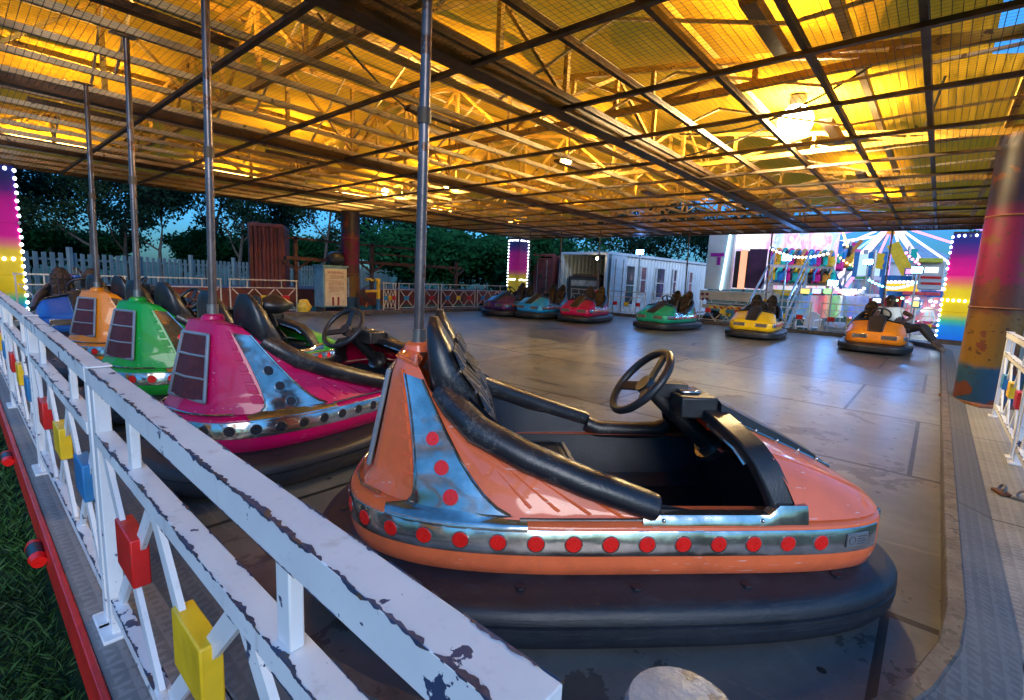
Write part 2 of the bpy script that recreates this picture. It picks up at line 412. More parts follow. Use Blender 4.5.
# red fascia below the platform edge
mb = MB()
mb.box(PXO - .022, PYO - .02, -.10, PXO - .002, Y1 + .76, .056)
mb.box(PXO - .02, PYO - .022, -.10, X1 + .76, PYO - .002, .056)
mb.box(X1 + .752, PYO, -.10, X1 + .772, Y1 + .76, .056)
mb.box(PXO, Y1 + .752, -.10, X1 + .75, Y1 + .772, .056)
tag(mb.build('platform_edge', RED_P, smooth=0, bevel=.004), 'long red painted steel trim along the outer edge of the platform', 'edge trim')
mb = MB(); mb.box(PXO + .2, PYO + .2, GZ - .01, X1 + .5, Y1 + .5, -.03)
tag(mb.build('platform_base', M('dark_underframe', (.02, .02, .022), .8), smooth=0), kind='structure')
for k, yy in enumerate((2.72, 4.18, 5.6)):
    t = empty('marker_light', (PXO - .024, yy, -.035), 0, ('nearest', 'second', 'farthest')[k] + ' red and black marker light along the red platform edge above the grass', 'marker light', 'marker lights on the platform edge')
    MB().tube([(-.022, -.055, 0), (-.022, .055, 0)], .030, 14).build('housing', BLACK_PL, t, bevel=.003)
    MB().tube([(-.022, -.095, 0), (-.022, -.056, 0)], [.024, .031], 14).build('lens', RED_DOT, t)
    MB().tube([(-.022, .056, 0), (-.022, .095, 0)], [.031, .024], 14).build('lens', RED_DOT, t)
# grass
GRASS = M('grass_blades', (.026, .082, .014), .6, 0, .5, 2.)
mb = MB(); rnd = random.Random(3)
for i in range(60000):
    y = .9 + 9*rnd.random()**1.3; x = .172 - 2.6*rnd.random()**1.2
    hh = .02 + .06*rnd.random()**1.6; a = rnd.random()*2*PI; bx, by = math.cos(a)*.0018, math.sin(a)*.0018
    lx, ly = (rnd.random()-.5)*.12, (rnd.random()-.5)*.12
    mb.add([(x-bx, y-by, GZ), (x+bx, y+by, GZ), (x+lx*.4+bx*.6, y+ly*.4+by*.6, GZ+hh*.6), (x+lx, y+ly, GZ+hh)], [(0, 1, 2), (0, 2, 3)])
tag(mb.build('grass', GRASS, smooth=0, recalc=False), 'dark green grass growing beside the red platform edge', 'grass', kind='stuff')


# ------------------------------------------------------------------ railing panels
PZ = .05
BLOCK = [RED_P, YEL_P, BLU_P]
FENCE_LINES = M('cream_fence_paint', (.62, .52, .42), .45, 0, .25, 6, .1, 30, (.2, .12, .08), .66, 10)
UNDERCOAT = M('navy_undercoat', (.035, .05, .10), .5, 0, .4, 20., .3, 60., (.10, .06, .045), .60, 30.)
_fence_cache = {}
def make_panel(L, order, paint):
    """local x along the panel, z = 0 on the platform; parts are children"""
    t = empty('fence_panel')
    H = .842; k_ = 1. if paint is RAIL else .55
    for x in (.03, L - .03):
        p = MB().box(x - .024*k_, -.019*k_, .0, x + .024*k_, .019*k_, H - .003)
        p.box(x - .05, -.045, 0, x + .05, .045, .012)
        if x < .1: p.box(x - .029, -.030, H + .0015, x + .029, .030, H + .007)
        p.build('post', paint, t, bevel=.004, smooth=30)
    def rail(name, x0, y0, z0, x1, y1, z1, seed):
        mb = MB().box(x0, y0, z0, x1, y1, z1)
        if paint is RAIL:              # paint worn through to the navy undercoat along the arrises
            e = .0007; n_ = int((x1 - x0)/.0045)
            def wv(i, o, a, base): i *= .0045; return max(0., base + a*.9*noise.noise(Vector((i*13, seed, o))) + .5*a*noise.noise(Vector((i*55, seed, o + 5))) + .4*a*noise.noise(Vector((i*170, seed, o + 9))))
            for (o, yy_, sy, a, bs) in ((1., y0, 1, .011, .0025), (2., y1, -1, .010, -.002)):
                for i in range(n_):
                    xa, xb = x0 + (x1 - x0)*i/n_, x0 + (x1 - x0)*(i + 1)/n_
                    w0, w1 = wv(i, o, a, bs), wv(i + 1, o, a, bs)
                    if w0 + w1 > .001: mb.add([(xa, yy_ - sy*e, z1 + e), (xb, yy_ - sy*e, z1 + e), (xb, yy_ + sy*w1, z1 + e), (xa, yy_ + sy*w0, z1 + e)], [(0, 1, 2, 3)], 1)
                    w0, w1 = wv(i, o + 20, a*.8, bs*.6), wv(i + 1, o + 20, a*.8, bs*.6)
                    if w0 + w1 > .001: mb.add([(xa, yy_ - sy*e, z1 + e), (xb, yy_ - sy*e, z1 + e), (xb, yy_ - sy*e, z1 - w1), (xa, yy_ - sy*e, z1 - w0)], [(0, 1, 2, 3)], 1)
                    w0, w1 = wv(i, o + 40, a*.5, 0.), wv(i + 1, o + 40, a*.5, 0.)
                    if w0 + w1 > .001: mb.add([(xa, yy_ - sy*e, z0), (xb, yy_ - sy*e, z0), (xb, yy_ - sy*e, z0 + w1), (xa, yy_ - sy*e, z0 + w0)], [(0, 1, 2, 3)], 1)
        return mb.build(name, [paint, UNDERCOAT] if paint is RAIL else paint, t, bevel=.0015 if paint is RAIL else .004, smooth=30, recalc=paint is not RAIL)
    rail('top_rail', .0, -.025*k_, H - .050*k_, L, .025*k_, H, 1.3)
    rail('mid_rail', .0585, -.022*k_, .655 - .038*k_, L - .0585, .022*k_, .655, 4.7)
    rail('bottom_rail', .0585, -.017*k_, .09, L - .0585, .017*k_, .09 + .038*k_, 8.1)
    for k in (1, 3):
        x = L * k / 4
        MB().box(x - .02*k_, -.010*k_, .655, x + .02*k_, .010*k_, H - .0505*k_).build('upright', paint, t, bevel=.003, smooth=30)
    w3 = (L - .12) / 3
    for k in range(3):
        cx = .06 + w3 * (k + .5); zc = .395
        for s in (-1, 1):
            MB().bar((cx - s*w3*.46, .0065*s, .13), (cx + s*w3*.46, .0065*s, .614), .012*k_, .042*k_, (0, 0, 1)).build('brace', paint, t, smooth=30)
        MB().box(cx - .085, -.0200, zc - .065, cx + .085, .0200, zc + .065).build('colour_block', BLOCK[order[k]], t, bevel=.004, smooth=30)
    return t
def panel(p, q, label, group, paint=RAIL, order=(0, 1, 2), z=PZ):
    p = Vector((*p, z)); q = Vector((*q, z)); d = q - p; L = round(d.length, 3)
    key = (L, order, paint.name)
    if key not in _fence_cache:
        t = _fence_cache[key] = make_panel(L, order, paint)
    else: t = dup(_fence_cache[key])
    t.location = p; t.rotation_euler = (0, 0, math.atan2(d.y, d.x))
    t['label'] = label; t['category'] = 'fence panel'; t['group'] = group
    return t
ORD = ['nearest', 'second', 'third', 'fourth', 'fifth', 'sixth', 'seventh', 'eighth']
LF = .262
ys = [1.84, 3.56, 5.28, 7.0, 8.72, 10.44, 12.1]
panel((LF, 1.83), (LF, .18), 'nearest chipped white railing panel whose flat top rail ends in the foreground', 'white railing panels along the left edge')
for i in range(6):
    L = 1.70
    panel((LF, ys[i] + L), (LF, ys[i] + .01), '%s white railing panel from the camera along the left platform edge' % ORD[i+1], 'white railing panels along the left edge')
# round-capped corner post
t = empty('corner_post', (.337, .105, PZ), 0, 'round worn white top of the corner post at the bottom edge of the photo', 'post')
MB().tube([(0, 0, 0), (0, 0, .78)], .03, 20).build('post', RAIL, t, bevel=.003)
MB().tube([(0, 0, .7805), (0, 0, .828), (0, 0, .836), (0, 0, .838)], [.043, .043, .040, .030], 28).build('cap', M('worn_grey_white_cap', (.30, .30, .30), .5, 0, .3, 20., .3, 60., (.14, .13, .13), .53, 22.), t)
# back-left fence (along X)
BF = 12.24
xs = [.74, 2.46, 4.19, 8.84, 10.50, 12.16]
nm = ['behind the blue car', 'behind the amber and green cars', 'in front of the red corrugated cabinet, yellow bag at its end', 'nearest to the right of the yellow frame', 'second to the right of the yellow frame', 'next to the lit far corner column']
for x, n in zip(xs, nm):
    panel((x, BF), (x + 1.60, BF), 'cream back railing panel ' + n, 'cream railing panels along the back edge', FENCE_LINES, (2, 1, 0))
panel((8.30, BF), (8.78, BF), 'short cream railing piece between the yellow frame and the next panel', 'cream railing panels along the back edge', FENCE_LINES, (2, 1, 0))
# far right fence (along Y)
FX = 16.14
yy = [11.0, 9.3, 7.6, 5.9, 4.2, 2.5, .9]
nm = ['behind the purple and pale blue far cars', 'behind the crimson far car', 'left of the teal far car', 'just right of the teal far car', 'behind the yellow far car', 'in front of the white plastic chair', 'behind the tangerine far car with the man']
for y, n in zip(yy, nm):
    panel((FX, y), (FX, y - 1.5), 'cream railing on the far edge ' + n, 'cream railing panels along the far edge', FENCE_LINES, (0, 1, 0))
# right fence along X, behind the apron
RF = -.56
for i, (x0, x1) in enumerate(((3.35, 4.92), (5.02, 6.75), (8.2, 9.9), (10.0, 11.7), (11.8, 13.5))):
    panel((x1, RF), (x0, RF), ['nearest white railing panel at the right edge of the photo', 'white railing panel on the right between the post and the rusty column', 'white railing panel behind the rusty column', 'white railing panel further behind the rusty column', 'white railing panel on the right nearest the far lit column'][i],
          'white railing panels along the right edge', RAIL, (2, 1, 0))
for k, (x, y) in enumerate(((4.05, -.43), (4.0, -.52))):
    t = empty('latch_bracket', (x, y, PZ), R(20 + 50*k), ['small rusty latch bracket lying on the right walkway nearer the kerb', 'small grey latch bracket on the right walkway nearer the railing'][k], 'bracket', 'latch brackets on the right walkway')
    MB().box(-.05, -.03, 0, .05, .03, .018).build('plate', RUST if k == 0 else STEEL, t, bevel=.004)
    MB().torus((0, 0, .03), (0, 1, .3), .028, .008, 16, 8).build('ring', STEEL, t)

# ------------------------------------------------------------------ canopy
NZ = 2.80
CX0, CX1, CY0, CY1 = .08, 15.55, -.55, 13.0
def mat_tarp():
    m, nt, out = nodes('yellow_canvas'); g = G(nt); v = g.coord()
    mp = g.n('ShaderNodeMapping', {'Vector': v, 'Scale': (.25, 1.4, 1.)}).outputs[0]
    n = g.noise(mp, 2.2, 8, .7); n2 = g.noise(v, 9., 6, .7)
    fold = g.math('SINE', g.math('ADD', g.math('MULTIPLY', g.sep(v)[1], 60.), g.math('MULTIPLY', n, 9.)))
    c = g.ramp(n, [(.25, (.50, .26, .013)), (.48, (.68, .38, .02)), (.78, (.80, .50, .05))])
    c = g.mix(g.math('MULTIPLY', g.math('GREATER_THAN', n2, .63), .35), c, (.34, .18, .02))
    nmx = g.bump(g.math('ADD', g.math('MULTIPLY', fold, .10), g.math('MULTIPLY', n, 1.2)), .45, .03)
    d = g.n('ShaderNodeBsdfDiffuse', {'Color': c, 'Normal': nmx})
    tr = g.n('ShaderNodeBsdfTranslucent', {'Color': g.mix(.5, c, (.7, .3, .02)), 'Normal': nmx})
    mx = g.n('ShaderNodeMixShader', {'Fac': .35, 1: d.outputs[0], 2: tr.outputs[0]})
    nt.links.new(mx.outputs[0], out.inputs['Surface'])
    return m
canopy = empty('ride_canopy', (8, 6, 0), 0, 'yellow canvas canopy roof with steel trusses and wire mesh ceiling over the arena', 'canopy')
canopy_inv = Vector((-8, -6, 0))
def cbuild(mb, name, mats, **k):
    mb.v = [(x - 8, y - 6, z) for x, y, z in mb.v]
    return mb.build(name, mats, canopy, **k)
TRUSS = M('yellow_truss_paint', (.58, .34, .05), .5, .1, .3, 5., .1, 30., (.16, .08, .03), .62, 9.)
DARKST = M('dark_brown_steel', (.085, .056, .036), .55, .3, .4, 6., .15, 40., (.14, .09, .05), .66, 12.)
CREAMST = M('cream_rafter_paint', (.62, .48, .28), .5, .05, .3, 4., .1, 40., (.12, .07, .04), .64, 9.)
def roof_z(y): return 3.05 + .95 * (1 - abs(y - 6.2) / 6.9)
# canvas: two slopes with sagging folds between the rafters
mb = MB(); nx, ny = 90, 70; vs = []
for i in range(nx + 1):
    for j in range(ny + 1):
        x = CX0 - .12 + (CX1 + .25 - CX0) * i / nx; y = CY0 - .1 + (CY1 + .2 - CY0) * j / ny
        z = roof_z(y) + .05 - .09 * abs(math.sin(PI * (x - 1.57) / 2.5)) + .06 * noise.noise(Vector((x*.9, y*.9, 3))) + .03*noise.noise(Vector((x*3, y*1.2, 7)))
        vs.append((x, y, z))
fs = [(i*(ny+1)+j, (i+1)*(ny+1)+j, (i+1)*(ny+1)+j+1, i*(ny+1)+j+1) for i in range(nx) for j in range(ny)
      if not (vs[i*(ny+1)+j][0] > 4.4 and vs[i*(ny+1)+j][0] < 5.4 and vs[i*(ny+1)+j][1] < -.2)]
mb.add(vs, fs); cbuild(mb, 'roof_canvas', mat_tarp(), smooth=60)
# edge fascia (dark skirt beams)
mb = MB()
for a, b in (((CX0, CY0), (CX1, CY0)), ((CX1, CY0), (CX1, CY1)), ((CX1, CY1), (CX0, CY1)), ((CX0, CY1), (CX0, CY0))):
    mb.bar((*a, NZ + .02), (*b, NZ + .02), .07, .10)
cbuild(mb, 'edge_beam', DARKST, bevel=.004)
mb = MB()
mb.box(CX1 + .04, CY0, NZ - .03, CX1 + .055, CY1, NZ + .42); mb.box(CX0 - .055, CY0, NZ + .06, CX0 - .04, CY1, NZ + .30)
mb.box(CX0, CY1 + .04, NZ - .02, CX1, CY1 + .055, NZ + .34); mb.box(CX0, CY0 - .055, NZ + .06, CX1, CY0 - .04, NZ + .30)
cbuild(mb, 'valance', M('amber_valance', (.55, .28, .03), .6, 0, .35, 2., .2, 10.), smooth=0)
# main beams along X (box sections), each a part
for y, w_ in ((2.96, .165), (6.75, .12), (10.4, .10)):
    mb = MB(); mb.box(CX0 + .04, y - w_/2, NZ - .045, CX1 - .04, y + w_/2, NZ + .11)
    cbuild(mb, 'main_beam', DARKST, bevel=.006)
# net frame: angle bars
ay = [y for y in [.28 + .62*k for k in range(21)] if all(abs(y - b) > .16 for b in (2.96, 6.75, 10.4))]
for y in ay:
    mb = MB(); mb.box(CX0 + .04, y - .02, NZ, CX1 - .04, y + .02, NZ + .008); mb.box(CX0 + .04, y - .02, NZ + .008, CX1 - .04, y - .013, NZ + .05)
    cbuild(mb, 'net_bar', CREAMST if y > 3.2 else DARKST, smooth=0)
for k in range(13):
    x = 1.57 + 1.17*k
    if x > CX1 - .2: break
    mb = MB(); mb.box(x - .022, CY0 + .04, NZ - .038, x + .022, CY1 - .04, NZ - .0045); 
    cbuild(mb, 'cross_bar', DARKST, smooth=0)
# fine wire mesh
mb = MB(); y = CY0 + .05
def wire(a, b, w_, axis):
    (x0, y0), (x1, y1) = a, b; z = NZ - .002
    if axis == 'x': mb.add([(x0, y0-w_, z), (x1, y0-w_, z), (x1, y0+w_, z), (x0, y0+w_, z)], [(0, 1, 2, 3)])
    else: mb.add([(x0-w_, y0, z+.001), (x0+w_, y0, z+.001), (x0+w_, y1, z+.001), (x0-w_, y1, z+.001)], [(0, 1, 2, 3)])
while y < CY1: wire((CX0, y), (CX1, y), .0021, 'x'); y += .047
x = CX0 + .04
while x < CX1: wire((x, CY0), (x, CY1), .0021, 'y'); x += .047
cbuild(mb, 'wire_mesh', M('mesh_wire', (.11, .075, .04), .5, .5, .2, 3.), smooth=0, recalc=False)
# purlins (along X) under the canvas
for k in range(13):
    y = CY0 + .25 + k * 1.08
    mb = MB(); z = roof_z(y) - .10; mb.box(CX0 + .1, y - .03, z - .045, CX1 - .1, y + .03, z + .02)
    cbuild(mb, 'purlin', CREAMST if k % 2 else TRUSS, smooth=0)
# trusses across (along Y), lattice webbed
for k in range(6):
    x = 2.15 + 2.6 * k
    mb = MB(); N_ = 14
    for s in range(N_):
        y0 = CY0 + .1 + (CY1 - CY0 - .2) * s / N_; y1 = CY0 + .1 + (CY1 - CY0 - .2) * (s+1) / N_
        z0, z1 = roof_z(y0) - .18, roof_z(y1) - .18
        mb.bar((x, y0, z0), (x, y1, z1), .05, .05)
        mb.bar((x, y0, NZ + .16), (x, y0, z0), .04, .04, (1, 0, 0))
        a, b = ((x, y0, NZ + .16), (x, y1, z1)) if s % 2 else ((x, y0, z0), (x, y1, NZ + .16))
        mb.bar(a, b, .035, .035, (1, 0, 0))
    mb.box(x - .03, CY0 + .1, NZ + .12, x + .03, CY1 - .1, NZ + .18)
    cbuild(mb, 'cross_truss', TRUSS, smooth=0)
for k in range(12):
    x = 1.2 + 1.25*k
    if x > CX1 - .2: break
    for ya, yb in ((CY0 + .2, 6.2), (6.2, CY1 - .2)):
        mb = MB(); n_ = 5
        for s in range(n_):
            y0 = ya + (yb - ya)*s/n_; y1 = ya + (yb - ya)*(s + 1)/n_
            mb.bar((x, y0, NZ + .10 if s % 2 else roof_z(y0) - .16), (x, y1, roof_z(y1) - .16 if s % 2 else NZ + .10), .022, .022, (1, 0, 0))
        cbuild(mb, 'lattice_rod', CREAMST, smooth=0)
# ridge / lattice trusses along X
for y, zt in ((2.96, 3.42), (6.75, 3.78), (10.4, 3.34)):
    mb = MB(); N_ = 16
    for s in range(N_):
        x0 = CX0 + .2 + (CX1 - CX0 - .4) * s / N_; x1 = CX0 + .2 + (CX1 - CX0 - .4) * (s+1) / N_
        mb.bar((x0, y, NZ + .115), (x0, y, zt), .045, .045, (0, 1, 0))
        mb.bar((x0, y, zt if s % 2 else NZ + .12), (x1, y, NZ + .12 if s % 2 else zt), .035, .035, (0, 1, 0))
    mb.box(CX0 + .2, y - .03, zt, CX1 - .2, y + .03, zt + .06)
    cbuild(mb, 'long_truss', TRUSS, smooth=0)
# sagging cables in the roof space and strip dirt
for k, (a, b, sg) in enumerate((((5.0, .3, 3.2), (6.6, 2.9, 3.2), .25), ((6.0, .2, 3.3), (7.8, .5, 3.25), .3), ((2.2, 4.2, 3.3), (5.0, 5.5, 3.2), .2), ((7.4, 4.8, 3.2), (6.7, 1.5, 3.25), .22))):
    pts = [Vector(a).lerp(Vector(b), i/10) - Vector((0, 0, sg * math.sin(PI*i/10))) for i in range(11)]
    cbuild(MB().tube(pts, .012, 6), 'power_cable', BLACK_PL)

# lit lamps hanging in the roof space
LAMP = EM('hot_lamp', (1.0, .66, .24), 700.)
LAMP_B = EM('hot_lamp_bright', (1.0, .74, .36), 900.)
ADDED_UPLIGHT = EM('added_uplight_tube', (1.0, .59, .15), 400.)  # glow of the unseen uplights added to brighten the canvas
lamps = [((6.5, 1.5, 3.1), .18, LAMP_B, 'brightest glowing globe lamp, in the right of the canopy roof'), ((7.08, 10.37, 3.1), .075, LAMP, 'small glowing globe lamp in the roof, leftmost of the two above the back pillar'),
         ((7.19, 8.26, 3.1), .065, LAMP, 'small glowing globe lamp in the roof, right of the other one above the back pillar'), ((6.68, 4.76, 3.1), .06, LAMP, 'small glowing globe lamp in the middle of the roof')]
for p, r_, mt_, lb in lamps:
    t = empty('globe_lamp', p, 0, lb, 'lamp', 'globe lamps in the canopy roof')
    MB().ball((0, 0, 0), r_, 20, 12).build('globe', mt_, t)
    MB().tube([(0, 0, r_*.92), (0, 0, r_*1.5), (0, 0, r_*1.5 + .01)], [r_*.5, r_*.5, .015], 14).build('holder', BLACK_PL, t)
    MB().tube([(0, 0, r_*1.5), (0, 0, roof_z(p[1]) - .1 - p[2])], .008, 6).build('flex', BLACK_PL, t)
# added strip uplights in opaque troughs, hidden from below, to brighten the canvas
k = 0
for x in (1.3, 4.1, 7.0, 10.0, 13.0):
    for y in (1.2, 4.85, 8.6, 11.6):
        k += 1
        t = empty('added_uplight', (x, y, NZ + .24), 0, 'added uplight brightening the roof canvas, %s from the camera, %s from the right edge' % (['first', 'second', 'third', 'fourth', 'last'][int(x/3)], ['first', 'second', 'third', 'last'][int(y/3)]), 'light', 'added uplights hidden in the canopy roof')
        MB().loft([[(-.5, -.07, .05), (-.5, -.05, 0), (-.5, .05, 0), (-.5, .07, .05)], [(.5, -.07, .05), (.5, -.05, 0), (.5, .05, 0), (.5, .07, .05)]], False, 0, True, True).build('trough', DARKST, t, smooth=0)
        MB().tube([(-.47, 0, .03), (.47, 0, .03)], .02, 10).build('tube', ADDED_UPLIGHT, t)
# fixed poles and pillars
def mat_bands(name, stops, sc_, z0, chip, emis=0., interp='LINEAR', dk=1.):
    m, nt, out = nodes(name); g = G(nt); v = g.coord(); s = g.sep(v)
    n = g.noise(v, 5., 7, .65)
    f = g.math('MULTIPLY', g.math('ADD', g.math('SUBTRACT', s[2], z0), g.math('MULTIPLY', g.math('SUBTRACT', n, .5), .16 if not emis else .03)), 1. / sc_, clamp=True)
    c = g.ramp(f, stops, interp)
    if chip:
        k = g.math('GREATER_THAN', g.noise(v, 3.2, 4, .5), .585); k2 = g.math('GREATER_THAN', g.noise(v, 14., 8, .7), .60)
        c = g.mix(k2, c, cl((.055, .022, .015), dk)); c = g.mix(k, c, cl((.13, .035, .02), dk))
    b = g.bsdf(out, c, .48, 0., g.bump(n, .3, .01), **{'Specular IOR Level': .3})
    if emis:
        c = g.mix(g.math('MULTIPLY', g.noise(v, 2.3, 6, .7), .9), c, cl((.02, .02, .03), 1.)); seam = g.math('LESS_THAN', g.math('PINGPONG', g.math('ADD', s[2], 10.), .45), .006); c = g.mix(seam, c, (.0, .0, .0))
        nt.links.new(c, b.inputs['Emission Color']); b.inputs['Emission Strength'].default_value = emis
    return m
BANDS = mat_bands('striped_rusty_column_paint', [(0, (.006, .035, .09)), (.15, (.006, .04, .10)), (.17, (.13, .07, .009)), (.36, (.10, .05, .008)), (.39, (.06, .02, .015)), (.47, (.06, .015, .016)), (.50, (.11, .004, .036)), (.76, (.09, .004, .034)), (.80, (.012, .010, .03)), (1, (.012, .011, .03))], 2.7, 0., True, dk=.6)
def column(loc, rz, s, label, zt):
    t = empty('roof_column', loc, rz, label, 'column', 'striped steel columns holding the canopy')
    c = .3*s; pts = []
    for sx, sy in ((-1, -1), (1, -1), (1, 1), (-1, 1)):
        for k in range(4):
            a = math.atan2(sy, sx) - PI/4 + PI/2*(k)/3
            pts.append((sx*(s/2 - .17*s) + .17*s*math.cos(a), sy*(s/2 - .17*s) + .17*s*math.sin(a)))
    pts = [(s*.53*math.cos(2*PI*k/28), s*.53*math.sin(2*PI*k/28)) for k in range(28)]
    zs = (.03, .2, .45, .75, 1.05, 1.3, 1.7, 2.0, 2.35, zt)
    MB().loft([[(x*(1 + .012*noise.noise(Vector((x*6, y*6, z*2)))), y*(1 + .012*noise.noise(Vector((y*6, x*6, z*2)))), z) for x, y in pts] for z in zs], True, 0, True, True).build('casing', BANDS, t, smooth=40)
    for z in (1.06, 2.02): MB().torus((0, 0, z), (0, 0, 1), s*.53, .012, 28, 6).build('band_ring', RUST, t)
    for a_, m_ in ((-2.75, STEEL), (-1.15, RUST)):
        pp = [(s*.545*math.cos(a_ + q), s*.545*math.sin(a_ + q)) for q in (-.32, -.16, 0, .16, .32)]
        pq = [(x*.975, y*.975) for x, y in pp[::-1]]
        MB().loft([[(x, y, z) for x, y in pp + pq] for z in (.42, .95)], True, 0, True, True).build('access_panel', m_, t, bevel=.004)
    MB().box(-s*.55, -s*.55, 0, s*.55, s*.55, .03).build('base_plate', RUST, t, bevel=.004)
    MB().tube([(-.02*s, -s*.55, .55), (.03, -s*.58, .4), (-.06, -s*.58, .25), (.05, -s*.60, .12), (.0, -s*.56, .045)], .018, 8).build('cable', BLACK_PL, t)
    return t
column((7.50, -.52, PZ), R(38), .50, 'rusty navy, magenta and yellow steel column at the right edge of the arena', NZ + .1 - PZ)
column((7.42, 12.50, PZ), R(10), .46, 'magenta and yellow steel column beside the electrical cabinet at the back', NZ - PZ)

# ------------------------------------------------------------------ bumper car
LH, WH = 1.02, .53
def sup(L, W, n, N):
    """closed superellipse, evenly spaced by arc length, starting at the rear centre, going along -y side to the front"""
    raw = []
    K = 1440
    for i in range(K):
        a = PI + 2*PI*i/K
        c, s = math.cos(a), math.sin(a); nn = n[1] if c < 0 else n[0]
        # blend exponent at the joint
        raw.append(Vector((L*math.copysign(abs(c)**(2/nn), c), W*math.copysign(abs(s)**(2/nn), s))))
    d = [0.]
    for i in range(K): d.append(d[-1] + (raw[(i+1) % K] - raw[i]).length)
    out = []; j = 0
    for k in range(N):
        t = d[-1]*k/N
        while d[j+1] < t: j += 1
        f = (t - d[j]) / max(1e-9, d[j+1]-d[j]); out.append(raw[j].lerp(raw[(j+1) % K], f))
    return out, d[-1]
def inset(loop, o):
    n = len(loop); res = []
    for i, p in enumerate(loop):
        t = (loop[(i+1) % n] - loop[i-1]).normalized()
        res.append(p + Vector((-t.y, t.x)) * o)   # left of travel = inward
    return res
def z3(loop, z): return [(p.x, p.y, z) for p in loop]
HULL, HLEN = sup(LH, WH, (6.0, 3.0), 120)
BUMP, BLEN = sup(1.175, .655, (3.3, 3.0), 112)
def hull_y(x): return WH * (max(0, 1 - (abs(x)/LH)**(6.0 if x > 0 else 3.0))) ** (1/(6.0 if x > 0 else 3.0))
TB = [(-.965, 0), (-.925, .215), (-.715, .425), (-.485, .490)]
TT = [(-.850, 0, .885), (-.848, .135, .885), (-.815, .192, .883), (-.750, .242, .866)]
SIDE_T = [(-.750, .242, .866), (-.705, .300, .800), (-.60, .372, .705), (-.40, .437, .598), (-.16, .474, .512), (.05, .490, .450)]
SIDE_B = [(-.485, .490), (-.385, .497), (-.29, .50), (-.18, .50), (-.06, .50), (.05, .50)]
ZB = .412
